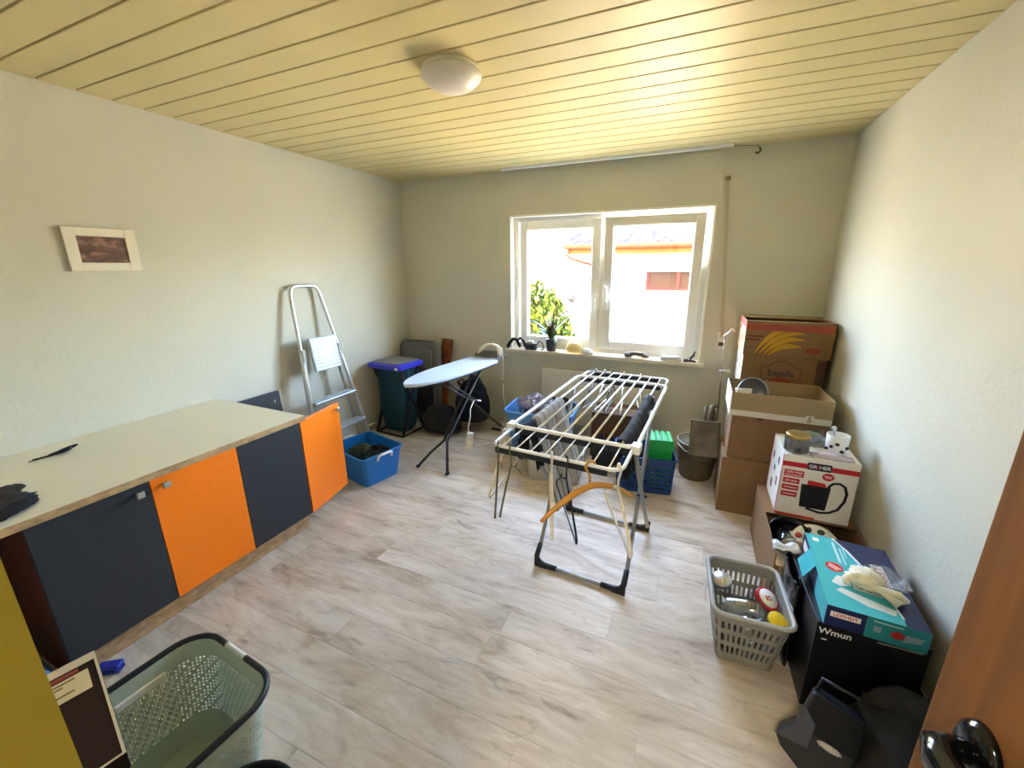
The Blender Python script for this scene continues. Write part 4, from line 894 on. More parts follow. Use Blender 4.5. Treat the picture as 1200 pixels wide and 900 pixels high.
# vacuum cleaner box on a small open carton
t = thing('open_crockery_carton', 'small brown open carton of crockery against right wall', 'box', (.645, 1.89, 0))
m = MB(); x0, x1, d_, h_ = -.195, .205, .66, .305
m.box((x0, 0, 0), (x1, .005, h_-.06)).box((x0, d_-.005, 0), (x1, d_, h_)).box((x0, .005, 0), (x0+.005, d_-.005, h_)).box((x1-.005, .005, 0), (x1, d_-.005, h_)).box((x0, .005, 0), (x1, d_-.005, .005)).box((x0+.005, .36, h_-.005), (x1-.005, d_-.005, h_))
m.build('body', CARD, t, local=True)
MB().box((x0+.02, 0, 0), (x1-.02, .004, .09), M=T(0, .0, h_-.06) @ RX(155)).build('front_flap', CARDL, t, local=True)
VX, VY, VZ = .497, 2.262, .3055; VW, VD, VH = .318, .295, .338
t = thing('appliance_box', 'white and red box with printed ash vacuum cleaner', 'box', (VX, VY, VZ))
MB().box((0, 0, 0), (VW, VD, VH)).build('body', CARDW, t, bevel=.002, local=True)
Fv = front(0, 0, 0)
stick('red_band', [rect(0, VH-.062, VW, VH-.036)], RED, t, Fv)
stick('red_foot', [rect(0, 0, .175, .010)], RED, t, Fv)
stick('brand_plate', [rect(.105, VH-.064, .205, VH-.026)], BPRINT, t, front(0, -.0008, 0))
text_part('lettering', 'GR', .026, front(0, -.0018, 0) @ T(.127, VH-.046, 0), WPRINT, t); text_part('lettering', 'HER', .026, front(0, -.0018, 0) @ T(.178, VH-.046, 0), WPRINT, t)
stick('brand_dot', [rect(.143, VH-.054, .152, VH-.038)], RED, t, front(0, -.0016, 0))
for k, (yy, hh, ww, tx) in enumerate(((.240, .036, .085, '1200 Watt'), (.198, .028, .072, '20 Liter'), (.160, .028, .072, ''), (.122, .028, .07, ''))):
    stick('red_tag', [rect(.012, yy-hh/2, .012+ww, yy+hh/2)], RED, t, Fv)
    if tx: text_part('lettering', tx, .017, front(0, -.001, 0) @ T(.012+ww/2, yy+(.006 if k == 0 else 0), 0), WPRINT, t)
    if k != 1: stick('tag_line', [rect(.02, yy-(.011 if k == 0 else .002), .004+ww, yy-(.008 if k == 0 else -.002))], WPRINT, t, front(0, -.0009, 0), .0004)
stick('red_seal', [disc(.025, 22, 1, .8, .198, .247)], RED, t, Fv); stick('seal_line', [rect(.182, .249, .214, .2525), rect(.185, .241, .211, .2445)], WPRINT, t, front(0, -.0009, 0), .0004)
stick('vacuum_drum_print', [[(.100, .062), (.212, .062), (.218, .19), (.094, .19)]], BPRINT, t, Fv)
stick('vacuum_top_print', [[(.118, .19), (.2, .19), (.19, .21), (.12, .215)]], RED, t, Fv)
hp = [(.205, .175), (.21, .20), (.224, .217), (.25, .222), (.273, .208), (.285, .172), (.282, .13), (.262, .08), (.23, .055), (.19, .045), (.13, .058)]
MB().tube([(p[0], p[1], .0) for p in hp], .0065, 8, M=Fv @ Matrix.Scale(.15, 4, (0, 0, 1))).build('hose_print', BPRINT, t, local=True)
Fs = T(-.0004, 0, 0) @ RZ(-90) @ RX(90) @ T(-VD, 0, 0)
stick('side_marks', [rect(.06, .22, .09, .26), rect(.12, .17, .15, .2), rect(.2, .12, .23, .17), rect(.09, .06, .13, .11), rect(.19, .24, .22, .28)], mat('side_ink', (120, 90, 100), .6), t, Fs)
stick('side_band', [rect(.0, 0, .012, VH), rect(VD-.012, 0, VD, VH)], RED, t, Fs, .0006)
# on top of the appliance box
ZT = VZ+VH
GLJ = pane_mat('jar_glass', (.86, .88, .86, 1), .22, .05)
def jar(name, label, c, r, h_, lidm, fill, M=None, grp=None, lid_h=.018):
    M = M or T(*c); t = thing(name, label, 'jar', c, group=grp)
    MB().lathe([(0, .003), (r*.9, .002), (r, .01), (r, h_*.82), (r*.86, h_*.92), (r*.86, h_)], n=28, M=M).build('glass', GLJ, t)
    if fill: MB().lathe([(0, .005), (r*.9, .005), (r*.93, .012), (r*.93, h_*.6), (0, h_*.6)], n=24, M=M).build('contents', fill, t)
    if lidm:
        MB().lathe([(r*.94, h_-lid_h*.9), (r*.95, h_+.001), (r*.88, h_+.004), (0, h_+.004)], n=28, M=M).build('lid', lidm, t)
    return t
GOLD = mat('gold_lid', (176, 142, 80), .35, metal=.7)
jar('clip_jar', 'glass jar with gold lid and dark contents on appliance box', (.556, 2.328, ZT), .057, .092, GOLD, mat('jar_dark', (62, 52, 40), .6))
t = thing('clear_plastic_box', 'clear plastic box with green packet beside the gold lid jar', 'box', (.648, 2.47, ZT))
m = MB(); m.box((-.07, -.06, .001), (.07, .06, .003)).box((-.07, -.06, .003), (.07, -.058, .06)).box((-.07, .058, .003), (.07, .06, .06)).box((-.07, -.058, .003), (-.068, .058, .06)).box((.068, -.058, .003), (.07, .058, .06)); m.build('shell', CLEAR, t, local=True)
heap(MB(), (0, 0, .03), (.055, .045, .03), 61, .2, 2).build('green_packet', mat('sage_packet', (120, 126, 96), .6, var=.2), t, local=True)
t = thing('mug', 'white mug with dark pattern and a spoon on appliance box', 'mug', (.735, 2.375, ZT))
MB().lathe([(0, .003), (.04, .002), (.045, .006), (.049, .10), (.046, .101), (.042, .012), (0, .010)], (.735, 2.375, ZT), 32).build('cup', WHITE, t)
for k in range(5):
    a = 200+k*28; heap(MB(), (.735+.0475*math.cos(R_(a)), 2.375+.0475*math.sin(R_(a)), ZT+.045+.018*((k*7) % 3-1)), (.008, .007, .007), 70+k, .3, 2, 1, flat=False).build('pattern', NAVI, t)
MB().tube([(.745, 2.42, ZT+.08), (.75, 2.445, ZT+.075), (.752, 2.45, ZT+.05), (.75, 2.44, ZT+.028), (.745, 2.42, ZT+.025)], .006, 8).build('handle', WHITE, t)
t = thing('spoon', 'dark spoon standing in the white mug', 'spoon', (.72, 2.385, ZT+.01))
MB().tube([(.745, 2.36, ZT+.015), (.722, 2.385, ZT+.10), (.718, 2.39, ZT+.115)], .004, 8).build('stem', CHROME, t)
heap(MB(), (.716, 2.392, ZT+.122), (.012, .009, .016), 80, .1, 1, 2, flat=False).build('bowl', CHROME, t)
t = thing('plastic_pouch', 'flat lilac plastic pouch lying on the appliance box edge', 'pouch', (.70, 2.30, ZT))
def pouch(u_, v): return (.615+.175*u_+.006*noise.noise((u_*5, v*5, 1)), 2.268+.06*v, ZT+.006+.012*math.sin(PI*u_)*math.sin(PI*v)+.004*noise.noise((u_*8, v*6, 3)))
MB().grid(pouch, 20, 10).build('film', mat('lilac_film', (190, 178, 192), .25), t, solid=.002)
MB().grid(lambda a, b: (lambda p: (p[0], p[1], p[2]+.0025))(pouch(.15+.45*a, .25+.4*b)), 8, 4).build('label', mat('lilac_label', (214, 196, 214), .4), t, solid=.001)
# crockery in the open carton
def plate(label, M, r, mt, rimm):
    t = thing('plate', label, 'plate', M.translation[:], group='crockery in the small carton')
    MB().lathe([(0, 0), (r*.55, 0), (r*.62, .006), (r, .018), (r*1.0, .021), (r*.6, .010), (0, .004)], n=36, M=M).build('dish', mt, t)
    MB().tube([(r*math.cos(2*PI*k/36), r*math.sin(2*PI*k/36), .0195) for k in range(36)], .0022, 6, closed=True, M=M).build('rim', rimm, t)
    return t
pt_ = plate('white plate with red and green flower print in the small carton', T(.66, 2.14, .225) @ RX(48) @ RZ(20), .105, WHITE, mat('cream_rim', (214, 200, 170), .4))
M = T(.66, 2.14, .225) @ RX(48) @ RZ(20)
for k in range(9):
    a = 40*k+10; heap(MB(), (.08*math.cos(R_(a)), .08*math.sin(R_(a)), .0165), (.014, .012, .002), 90+k, .3, 2, 1, M=M, flat=False).build('flower_print', (RED, mat('leaf_print', (70, 96, 60), .5), mat('plum_print', (74, 52, 72), .5))[k % 3], pt_)
t = thing('dark_bowl', 'black bowl tilted behind the flower plate in the carton', 'bowl', (.54, 2.17, .2))
MB().lathe([(0, 0), (.05, .003), (.085, .035), (.095, .07), (.09, .07), (.08, .038), (.045, .008), (0, .006)], n=30, M=T(.548, 2.165, .215) @ RX(35)).build('bowl_body', BLACKG, t)
MB().lathe([(.04, -.008), (.042, .002)], n=24, M=T(.548, 2.165, .215) @ RX(35)).build('foot_ring', BLACKG, t)
t = thing('drinking_glass', 'square clear drinking glass in the small carton', 'glass', (.51, 2.06, .16))
M = T(.512, 2.05, .215) @ RY(15) @ RX(-15)
MB().lathe([(0, .0), (.026, 0), (.034, .09), (.032, .09), (.024, .008), (0, .008)], n=8, M=M).build('tumbler', GLJ, t); MB().lathe([(0, .001), (.025, .001), (.026, .012), (0, .012)], n=8, M=M).build('thick_base', mat('glass_base', (170, 180, 196), .1), t)
t = thing('cream_bowl', 'cream bowl on its side below the drinking glass', 'bowl', (.56, 2.0, .1))
M = T(.575, 2.03, .20) @ RY(-40) @ RX(35)
MB().lathe([(0, 0), (.045, .002), (.078, .03), (.085, .06), (.08, .06), (.07, .032), (0, .007)], n=30, M=M).build('bowl_body', mat('cream_glaze', (214, 200, 178), .25), t); MB().lathe([(.035, -.007), (.037, .003)], n=24, M=M).build('foot_ring', _M['cream_glaze'], t)
garment('crumpled brown packing paper filling the small carton', (.65, 2.06, .10), (.15, .14, .12), 95, mat('packing_paper', (120, 96, 70), .9, var=.2), None, .2, 'packing_paper', 'paper')

# ------------------------------------------------------------------ grey slotted basket of jars
t = thing('slotted_basket', 'grey slotted plastic basket of empty jars on floor', 'basket', (.318, 1.655, 0), rz=R_(3))
def hg(i, j, n): return (j in (2, 3, 5, 6, 8, 9)) and i % 2 == 1
tub(MB(), (.268, .33), (.205, .245), .004, .262, .03, 12, hg, ns=18, nc=4).build('tub', mat('taupe_grey_plastic', (140, 138, 128), .5), t, solid=.004, local=True)
MB().tube([(p[0], p[1], .264) for p in rrect(.28, .342, .04, 8, 5)], .008, 8, closed=True, flat=1.2).build('rim', mat('pale_grey_rim', (166, 165, 158), .45), t, local=True)
MB().box((.145, -.07, .20), (.15, .07, .275)).build('handle_panel', mat('pale_grey_rim', (166, 165, 158), .45), t, local=True, bevel=.002)
BM = WM[t.name]
def injar(label, p, rx, ry, r, h_, lidm, fill=None):
    c = BM @ Vector(p); return jar('glass_jar', label, c, r, h_, lidm, fill, M=T(*c) @ RZ(30) @ RX(rx) @ RY(ry), grp='jars in the grey basket')
REDL = mat('red_lid', (180, 40, 46), .35); YELL = mat('yellow_lid', (228, 196, 30), .35)
injar('jar with silver lid at the back of grey basket', (-.072, .085, .12), 8, -12, .042, .125, CHROME)
pj = (.035, .035, .14); j = injar('jar with white and red lid facing up in grey basket', pj, 26, 12, .05, .115, REDL)
c = BM @ Vector(pj); Mj = T(*c) @ RZ(30) @ RX(26) @ RY(12)
MB().lathe([(0, .1195), (.038, .1195), (.038, .1205), (0, .1205)], n=26, M=Mj).build('lid_face', WPRINT, j); MB().box((-.012, -.009, .1206), (-.004, .010, .1212), M=Mj).box((.001, -.010, .1206), (.012, -.004, .1212), M=Mj).box((.001, .001, .1206), (.010, .008, .1212), M=Mj).build('lid_mark', RED, j)
injar('jar with yellow lid in the grey basket', (.070, -.075, .145), 22, 6, .038, .10, YELL)
injar('clear bottle lying across the grey basket', (-.075, -.045, .19), 62, 50, .04, .14, None, mat('pale_label_fill', (150, 154, 146), .5))
injar('small jar without lid at the front of grey basket', (.0, -.10, .12), 12, -10, .038, .11, None)
injar('wide jar at the bottom of grey basket', (-.048, -.05, .01), 0, 0, .045, .10, None, mat('jar_dark', (62, 52, 40), .6))
injar('small jar at the bottom of grey basket beside wide jar', (.045, -.02, .01), 0, 0, .04, .10, GOLD)
injar('dark filled jar at the bottom back of grey basket', (-.03, .07, .01), 0, 0, .042, .10, CHROME, mat('jar_dark', (62, 52, 40), .6))
t = thing('paper_sheet', 'folded white paper stuck behind the grey basket rim', 'paper', (.182, 1.68, .15))
MB().grid(lambda a, b: (.172-.012*a, 1.64+.05*b, .16+.1*a+.004*math.sin(b*5)), 4, 4).build('sheet', WPRINT, t, solid=.001)
MB().grid(lambda a, b: (.1685-.010*a, 1.645+.035*b, .165+.06*a), 3, 3).build('fold', WPRINT, t, solid=.001)

# ------------------------------------------------------------------ black boxes, printed box, black bag
t = thing('black_appliance_box', 'black printed carton under the turquoise box by wall', 'box', (.655, 1.45, 0), rz=R_(2))
MB().box((-.155, 0, 0), (.155, .39, .378)).build('body', mat('black_card', (20, 20, 22), .4, var=.1), t, bevel=.002, local=True)
Fb = front(-.155, 0, 0)
text_part('lettering', 'Wmun', .034, front(-.155, 0, 0) @ T(.055, .345, 0), WPRINT, t)
stick('print_line', [rect(.02, .31, .036, .314)], WPRINT, t, Fb); stick('small_print', [rect(.17, .352, .29, .357)], GREYP, t, Fb)
stick('picture_print', [[(.2, .16), (.215, .165), (.185, .1), (.175, .105)]], GREYP, t, Fb); stick('red_print_spot', [disc(.014, 14, 1.3, 1, .235, .09)], mat('rust_print', (150, 60, 40), .5), t, Fb)
LX, LY = .515, 1.44; LR = 3.0
t = thing('turquoise_box', 'turquoise and navy product box lying on the black carton', 'box', (LX, LY, .379), rz=R_(-2.5))
TQ = mat('turquoise_print', (64, 184, 192), .35); NAVY = mat('navy_print', (34, 40, 84), .35); w, d_, h_ = .268, .425, .08
MB().box((0, 0, 0), (w, d_, h_)).build('body', NAVY, t, bevel=.001, local=True)
stick('turquoise_top', [[(0, 0), (.205, 0), (.208, .03), (.195, .1), (.165, .24), (.125, .36), (.09, d_), (0, d_)]], TQ, t, T(0, 0, h_), .0008)
n = 12
stick('white_curve', [[(.205, .03), (.192, .11), (.162, .245), (.122, .36), (.09, d_), (.097, d_), (.131, .36), (.171, .245), (.2, .11), (.211, .03)]], WPRINT, t, T(0, 0, h_+.0008), .0004)
stick('logo_label', [rect(.186, .12, .224, .30)], WPRINT, t, T(0, 0, h_+.0012), .0006)
text_part('lettering', 'LEIFHEIT', .036, T(.205, .21, h_+.0023) @ RZ(-90), RED, t, wide=1.05)
stick('red_seal', [disc(.028, 22, 1, 1, .062, .225)], RED, t, T(0, 0, h_+.0008), .0006); stick('seal_line', [rect(.042, .226, .082, .231), rect(.046, .214, .078, .219)], WPRINT, t, T(0, 0, h_+.0015) @ T(.062, .225, 0) @ RZ(-40) @ T(-.062, -.225, 0), .0004)
stick('emblem', [rect(.02, .375, .042, .40)], WPRINT, t, T(0, 0, h_+.0008), .0006)
stick('print_line', [rect(.085, .26, .093, .395), rect(.102, .255, .108, .36), rect(.114, .30, .118, .39)], mat('pale_turquoise', (190, 226, 230), .4), t, T(0, 0, h_+.0008), .0005)
WGP = mat('pale_product_print', (216, 220, 222), .4); DGP = mat('product_shade', (150, 168, 176), .4)
stick('product_picture', [[(.035, .13), (.06, .175), (.1, .178), (.095, .135), (.06, .118)], [(.04, .09), (.06, .11), (.2, .062), (.19, .035), (.12, .045)], [(.1, .178), (.17, .165), (.18, .11), (.1, .12)]], WGP, t, T(0, 0, h_+.0008), .0006)
stick('product_shading', [[(.105, .168), (.128, .165), (.128, .125), (.108, .128)], [(.135, .162), (.15, .16), (.152, .12), (.137, .122)]], DGP, t, T(0, 0, h_+.0015), .0004)
Ff = front(0, 0, 0)
stick('turquoise_front', [rect(.108, 0, w, h_)], mat('teal_print', (44, 144, 150), .4), t, Ff)
stick('front_label', [rect(.012, .04, .094, .06)], WPRINT, t, Ff); text_part('lettering', 'LEIFHEIT', .018, front(0, -.0014, 0) @ T(.053, .05, 0), RED, t)
stick('red_seal', [disc(.014, 16, 1.3, 1, .19, .038)], RED, t, front(0, -.0008, 0)); stick('front_picture', [[(.205, .02), (.25, .03), (.255, .05), (.21, .048)], rect(.128, .03, .148, .052)], DGP, t, front(0, -.0008, 0))
stick('print_line', [rect(.125, .066, .2, .071)], _M['pale_turquoise'], t, front(0, -.0008, 0), .0005)
MB().box((-.07, 0, 0), (0, .11, .002), M=T(0, .20, h_) @ RY(-62)).build('side_flap', TQ, t, local=True)
Fs = T(-.0004, 0, 0) @ RZ(-90) @ RX(90) @ T(-d_, 0, 0)
stick('side_print', [rect(.02, .02, .11, .06)], WPRINT, t, Fs); stick('side_turquoise', [rect(.27, 0, d_, h_)], TQ, t, Fs)
LT = .379+.08
t = thing('rubber_gloves', 'crumpled cream rubber gloves on the turquoise box', 'gloves', (.68, 1.56, LT))
GLV = mat('cream_rubber', (236, 228, 200), .6)
heap(MB(), (.66, 1.60, LT+.022), (.045, .04, .03), 101, .4, 2.4, 3).build('palm', GLV, t)
for k in range(4): MB().tube([(.655+.012*k, 1.575-.004*k, LT+.02), (.69+.013*k, 1.545-.006*k, LT+.026+.004*k), (.722+.012*k, 1.505+.012*k, LT+.013)], [.013, .012, .009], 8).build('finger', GLV, t)
MB().tube([(.625, 1.61, LT+.02), (.60, 1.585, LT+.018), (.595, 1.565, LT+.012)], [.014, .012, .009], 8).build('thumb', GLV, t)
t = thing('cellophane_bag', 'crumpled clear plastic bag beside the cream gloves', 'plastic bag', (.73, 1.62, LT))
heap(MB(), (.715, 1.635, LT+.017), (.055, .05, .024), 102, .5, 2.2, 3).build('film', CLEAR, t)
MB().grid(lambda a, b: (.735+.05*a, 1.575+.05*b, LT+.012+.02*a+.008*noise.noise((a*4, b*4, 2))), 8, 8).build('loose_end', CLEAR, t, solid=.001)
t = thing('black_plastic_bag', 'shiny black plastic bag between grey basket and black carton', 'bag', (.475, 1.75, 0))
def pbag(u_, v):
    a = 2*PI*u_; w = .014+.005*noise.noise((math.cos(a)*2, math.sin(a)*2, v*3)); d_ = .13*(1-.15*v)
    return (.478+w*math.cos(a)+.005*noise.noise((v*6, a, 4)), 1.72+d_*math.sin(a), .002+.37*v+.02*noise.noise((a*1.3, v, 9))*v)
MB().grid(pbag, 40, 16, wrap=True).build('body', mat('black_film', (14, 14, 16), .2, bump=.5, bscale=25), t, solid=.002)
MB().grid(lambda a, b: (.42+.09*a, 1.82+.06*b-.03*a, .385+.03*a+.02*noise.noise((a*3, b*3, 5))-.025*abs(b-.5)), 10, 8).build('clear_corner', mat('milky_film', (206, 206, 204), .25), t, solid=.002)
t = thing('leather_handbag', 'black leather handbag leaning on the black printed carton', 'bag', (.47, 1.3, 0))
LEA = mat('black_leather', (26, 26, 30), .4, bump=.2, bscale=60)
M = T(.49, 1.225, .012) @ RZ(-20) @ RX(62)
MB().prism([(-.03, 0), (.035, .01), (.085, .06), (.10, .12), (.10, .225), (-.035, .235), (-.06, .12), (-.105, .06), (-.085, .03)], .09, M @ T(0, 0, -.0)).build('body', LEA, t, bevel=.014, seg=3)
MB().prism([(-.105, .062), (-.06, .122), (-.045, .19), (-.01, .15), (-.015, .075)], .012, M @ T(0, 0, .092)).build('flap', mat('lit_black_leather', (58, 60, 70), .45), t, bevel=.004)  # black leather flap, light falling on it painted in as grey
MB().prism([(-.045, .12), (.09, .12), (.095, .225), (-.03, .235)], .01, M @ T(0, 0, .088)).build('front_panel', BLACKC, t, bevel=.004)
heap(MB(), (.03, .112, .10), (.026, .008, .006), 113, .3, 3, 3, M=M, flat=False).build('fleece_trim', mat('fleece_lining', (190, 186, 176), .95, bump=.6, bscale=120), t)
MB().tube([(-.03, .225, .05), (-.02, .275, .06), (.07, .275, .06), (.085, .225, .05)], .006, 8, M=M).build('handle', LEA, t)
t = thing('black_jacket', 'black jacket heaped on floor in front of black carton', 'jacket', (.7, 1.25, 0))
heap(MB(), (.69, 1.23, .085), (.125, .19, .15), 121, .15, 1.3, 4).build('body', mat('charcoal_jacket', (40, 39, 41), .9, var=.15, vscale=8), t)
MB().tube([(.66, 1.38, .16), (.64, 1.22, .13), (.65, 1.1, .08), (.70, 1.03, .045)], [.04, .05, .045, .035], 12, flat=.8).build('sleeve', CHARC, t)
heap(MB(), (.74, 1.36, .2), (.09, .06, .06), 122, .25, 2, 3).build('collar', CHARC, t)
t = thing('dark_board', 'thin dark board standing on edge between jacket and right wall', 'board', (.85, 1.45, 0))
MB().box((0, -.22, 0), (.006, .12, .17), M=T(RX1-.028, 1.45, 0)).build('panel', CARDD, t); MB().box((0, -.22, .17), (.006, .12, .173), M=T(RX1-.028, 1.45, 0)).build('edge', GREYP, t)

# ------------------------------------------------------------------ near left: laundry basket and neighbours
t = thing('weave_basket', 'sage plastic laundry basket with dark rim near the door', 'basket', (-1.275, .335, 0), rz=R_(-4))
def hw_(i, j, n):
    return 16 <= j <= 50 and i % 2 == 0 and j % 2 == 0 and (i//2+j//2) % 4 != 3
tub(MB(), (.43, .50), (.34, .40), .004, .345, .085, 62, hw_, ns=76, nc=26).build('tub', SAGE, t, solid=.003, local=True)
q = rrect(.44, .51, .10, 14, 8); nq = len(q)
DR = mat('dark_rim', (36, 32, 28), .5)
gap = [k for k in range(nq) if abs(q[k][0]+.02) < .062 and q[k][1] > .2]
st_ = gap[-1]; seq = [(st_+k) % nq for k in range(nq-len(gap)+2)]
MB().tube([(q[k][0], q[k][1], .348) for k in seq], .011, 8, flat=.8).build('rim', DR, t, local=True)
MB().tube([(q[k][0], q[k][1], .349) for k in gap], .0095, 8).build('handle', mat('sage_light', (206, 210, 198), .45), t, local=True)
MB().box((-.214, .0, .268), (-.2, .13, .296)).build('grip_slot_light', mat('slot_light_pale', (240, 238, 232), .45), t, local=True, bevel=.006)  # pale block stands in for light showing through the slot
t = thing('brown_gift_box', 'flat dark brown box with cream label across the laundry basket', 'box', (-1.4, .3, .36))
M = T(-1.615, .385, .365) @ RZ(-14)
bm_ = MB().box((0, -.2, 0), (.45, 0, .05), M=M).build('body', mat('dark_brown_card', (46, 27, 14), .85, spec=.2), t, bevel=.0015)
EDG = mat('cream_edge', (206, 186, 150), .6)
MB().box((-.001, -.2, .0503), (.035, 0, .0515), M=M).box((.035, -.006, .0503), (.45, 0, .0512), M=M).box((.444, -.2, .0503), (.45, -.006, .0512), M=M).build('edge_band', EDG, t)
MB().box((.065, -.2, .0503), (.155, -.022, .0512), M=M).build('label', mat('label_cream', (214, 190, 140), .6), t)
MB().box((.042, -.2, .0503), (.058, -.04, .0509), M=M).build('rust_band', mat('rust_print', (150, 60, 40), .5), t)
for a, b, c_ in ((.075, -.11, -.05), (.09, -.1, -.075), (.125, -.12, -.055)): MB().box((a, b, .0512), (a+.007, c_, .0516), M=M).build('label_line', mat('olive_ink', (120, 104, 40), .7), t)
t = thing('waste_bin', 'black round waste bin beside the sage laundry basket', 'bin', (-.86, .33, 0))
MB().lathe([(.10, .004), (.105, 0), (.125, .29)], (-.875, .325, 0), 36).build('tub', BLACKP, t, solid=.004)
MB().tube(arc((-.875, .325, .292), .127, 0, 360, 36, 'xy')[:-1], .007, 8, closed=True).build('rim', BLACKC, t)
t = thing('blue_bag', 'crumpled blue plastic bag on floor beside cabinet end', 'bag', (-2.2, .3, 0))
heap(MB(), (-2.16, .305, .085), (.1, .075, .1), 131, .3, 2, 3).build('body', mat('blue_film', (70, 120, 180), .3), t)
MB().tube([(-2.13, .36, .14), (-2.11, .37, .2), (-2.16, .36, .2), (-2.18, .35, .14)], .006, 6, flat=.4).build('handle', _M['blue_film'], t)
t = thing('scrub_brush', 'small dark blue scrub brush on floor by the plinth', 'brush', (-2.02, .50, 0))
M = T(-2.015, .505, 0) @ RZ(35)
MB().box((-.04, -.02, .022), (.04, .02, .036), M=M).build('back', mat('brush_blue', (40, 52, 150), .45), t, bevel=.005)
m = MB()
for a in range(8):
    for b in range(4): m.tube([(-.035+.01*a, -.015+.01*b, .0), (-.035+.01*a, -.015+.01*b, .023)], .0035, 5, M=M)
m.build('bristles', mat('bristle_blue', (60, 70, 170), .8), t)['kind'] = 'stuff'

# ------------------------------------------------------------------ things on the window sill
SZ = WZ0
t = thing('pot_plant', 'spiky green plant in a dark pot on window sill', 'plant', (-1.215, 3.56, SZ))
PX, PY = -1.215, 3.575
MB().lathe([(0, .002), (.038, 0), (.042, .01), (.05, .07), (.052, .115), (.047, .117), (.045, .10), (0, .098)], (PX, PY, SZ), 28).build('pot', mat('dark_pot', (62, 58, 56), .5), t)
MB().lathe([(.046, .099), (0, .102)], (PX, PY, SZ), 20).build('soil', CARDD, t)
rg = random.Random(5); LG = [mat('leaf_dark', (52, 76, 38), .5), mat('leaf_mid', (84, 104, 50), .5), mat('leaf_red', (110, 84, 60), .5)]
for k in range(26):
    az = rg.choice((0, PI))+rg.gauss(0, .7); Lf = rg.uniform(.19, .31); sp_ = rg.uniform(.1, 1.0); wd_ = rg.uniform(.019, .026)
    def lf(u_, v, az=az, Lf=Lf, sp_=sp_, wd_=wd_):
        d = Lf*u_*math.sin(sp_*(.6+.6*u_)); z = SZ+.10+Lf*u_*math.cos(sp_*(.5+.7*u_)); w = wd_*(1-u_)**.6*(v-.5)*2*min(1, .4+u_*3)
        yy = PY+d*math.sin(az)*.55+w*math.cos(az)
        return (PX+d*math.cos(az)-w*math.sin(az), min(yy, RY1+.055), z+abs(v-.5)*.006)
    MB().grid(lf, 8, 2).build('leaf', LG[k % 3], t, solid=.001)
t = thing('leather_strap', 'black leather belt coiled at the end of window sill', 'belt', (-1.6, 3.55, SZ))
MB().tube([(-1.655, 3.54, SZ+.012), (-1.635, 3.54, SZ+.05), (-1.60, 3.55, SZ+.095), (-1.565, 3.56, SZ+.085), (-1.545, 3.565, SZ+.04), (-1.53, 3.565, SZ+.014)], .016, 8, flat=.3).build('loop', BLACKC, t)
MB().tube([(-1.575, 3.585, SZ+.06), (-1.54, 3.585, SZ+.1), (-1.50, 3.58, SZ+.07), (-1.48, 3.57, SZ+.02)], .014, 8, flat=.35).build('second_loop', BLACKC, t)
MB().box((-1.665, 3.53, SZ), (-1.64, 3.555, SZ+.018)).build('buckle', STEELD, t, bevel=.003)
t = thing('compact_camera', 'old grey and black camera on the window sill by plant', 'camera', (-1.42, 3.55, SZ))
MB().box((-1.47, 3.53, SZ), (-1.355, 3.575, SZ+.066)).build('body', mat('camera_grey', (74, 72, 70), .45), t, bevel=.008)
MB().box((-1.44, 3.53, SZ+.062), (-1.385, 3.57, SZ+.086)).build('top_plate', GREYP, t, bevel=.005)
MB().lathe([(.024, 0), (.024, .02), (.02, .024), (.014, .02), (0, .018)], n=22, M=T(-1.41, 3.53, SZ+.033) @ RX(90)).build('lens', BLACKG, t)
MB().tube([(-1.355, 3.55, SZ+.05), (-1.33, 3.55, SZ+.09), (-1.30, 3.56, SZ+.07), (-1.285, 3.56, SZ+.012), (-1.31, 3.55, SZ+.006)], .006, 6, flat=.4).build('carry_strap', BLACKC, t)
t = thing('straw_hat', 'cream domed sun hat lying on the window sill', 'hat', (-.99, 3.55, SZ))
STR = mat('straw', (226, 204, 150), .85, bump=.4, bscale=90)
MB().lathe([(.12, .006), (.10, .010), (.085, .018), (.08, .045), (.066, .082), (.04, .102), (0, .108)], n=32, M=T(-.985, 3.565, SZ) @ Matrix.Scale(.62, 4, (0, 1, 0))).build('crown', STR, t)
MB().lathe([(.078, .016), (.105, .012), (.145, .004), (.148, .002)], n=36, M=T(-1.02, 3.56, SZ) @ Matrix.Scale(.6, 4, (0, 1, 0))).build('brim', STR, t, solid=.003)
t = thing('crumpled_tissue', 'crumpled white tissue beside the straw hat on sill', 'tissue', (-.86, 3.55, SZ))
heap(MB(), (-.86, 3.55, SZ+.018), (.04, .03, .032), 141, .45, 2.6, 3).build('tissue', WPRINT, t)
MB().grid(lambda a, b: (-.835+.04*a, 3.53+.03*b, SZ+.006+.012*noise.noise((a*4, b*4, 7))+.006), 6, 6).build('loose_corner', WPRINT, t, solid=.001)
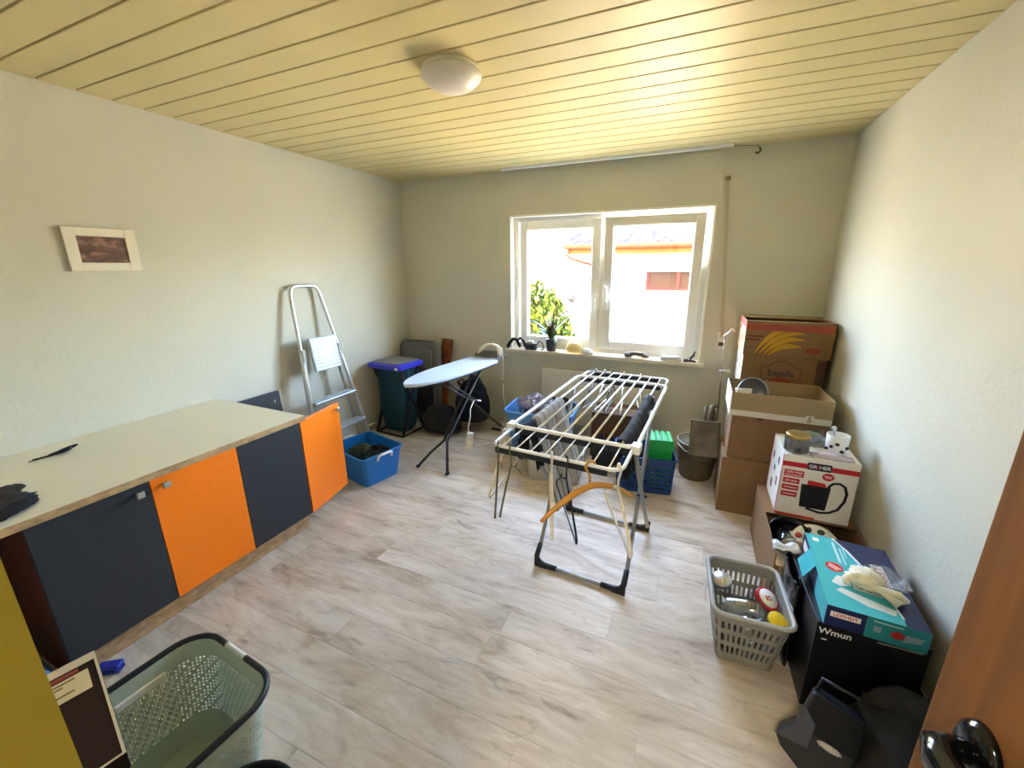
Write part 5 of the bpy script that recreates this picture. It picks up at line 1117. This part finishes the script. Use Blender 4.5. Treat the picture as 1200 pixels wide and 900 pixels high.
for k, (x0, x1, y0, lb) in enumerate(((-.80, -.66, 3.535, 'white letter lying on window sill by the tissue'), (-.64, -.46, 3.53, 'white papers on window sill under the handset'))):
    t = thing('letter', lb, 'paper', ((x0+x1)/2, y0, SZ)); MB().grid(lambda a, b: (x0+(x1-x0)*a, y0+.085*b, SZ+.002+.003*math.sin(a*3)), 6, 4).build('sheet', WPRINT, t, solid=.0012)
    MB().grid(lambda a, b: (x0+.02+(x1-x0-.05)*a, y0+.01+.06*b, SZ+.0045+.003*math.sin(a*3)), 6, 4).build('second_sheet', CREAMP, t, solid=.0012)
t = thing('handset', 'grey brown telephone handset on the window sill', 'handset', (-.43, 3.55, SZ))
HSM = mat('handset_taupe', (112, 98, 84), .5)
MB().tube([(-.50, 3.55, SZ+.03), (-.44, 3.553, SZ+.042), (-.36, 3.556, SZ+.034)], [.022, .018, .02], 12).build('grip', HSM, t)
heap(MB(), (-.495, 3.55, SZ+.024), (.035, .028, .026), 151, .08, 1, 3).build('earpiece', HSM, t); heap(MB(), (-.35, 3.556, SZ+.022), (.03, .026, .024), 152, .08, 1, 3).build('mouthpiece', HSM, t)
t = thing('white_tube', 'white cardboard tube lying on the window sill', 'tube', (-.12, 3.55, SZ))
MB().tube([(-.215, 3.55, SZ+.023), (-.055, 3.556, SZ+.023)], .022, 18).build('tube', CARDW, t); MB().tube([(-.22, 3.55, SZ+.023), (-.213, 3.55, SZ+.023)], .019, 16).build('end_cap', GREYP, t)
t = thing('pliers', 'dark pliers with red brown grips at sill end', 'pliers', (.0, 3.55, SZ))
MB().tube([(-.045, 3.56, SZ+.012), (.0, 3.565, SZ+.02), (.03, 3.57, SZ+.055), (.04, 3.575, SZ+.09)], [.009, .011, .01, .006], 8, flat=.6).build('upper_arm', STEELD, t)
MB().tube([(-.04, 3.545, SZ+.009), (.01, 3.55, SZ+.016), (.055, 3.55, SZ+.010)], [.009, .012, .008], 8, flat=.7).build('lower_arm', mat('grip_brown', (96, 60, 48), .6), t)
MB().tube([(.0, 3.545, SZ+.02), (.0, 3.57, SZ+.02)], .008, 10).build('pivot', CHROME, t)
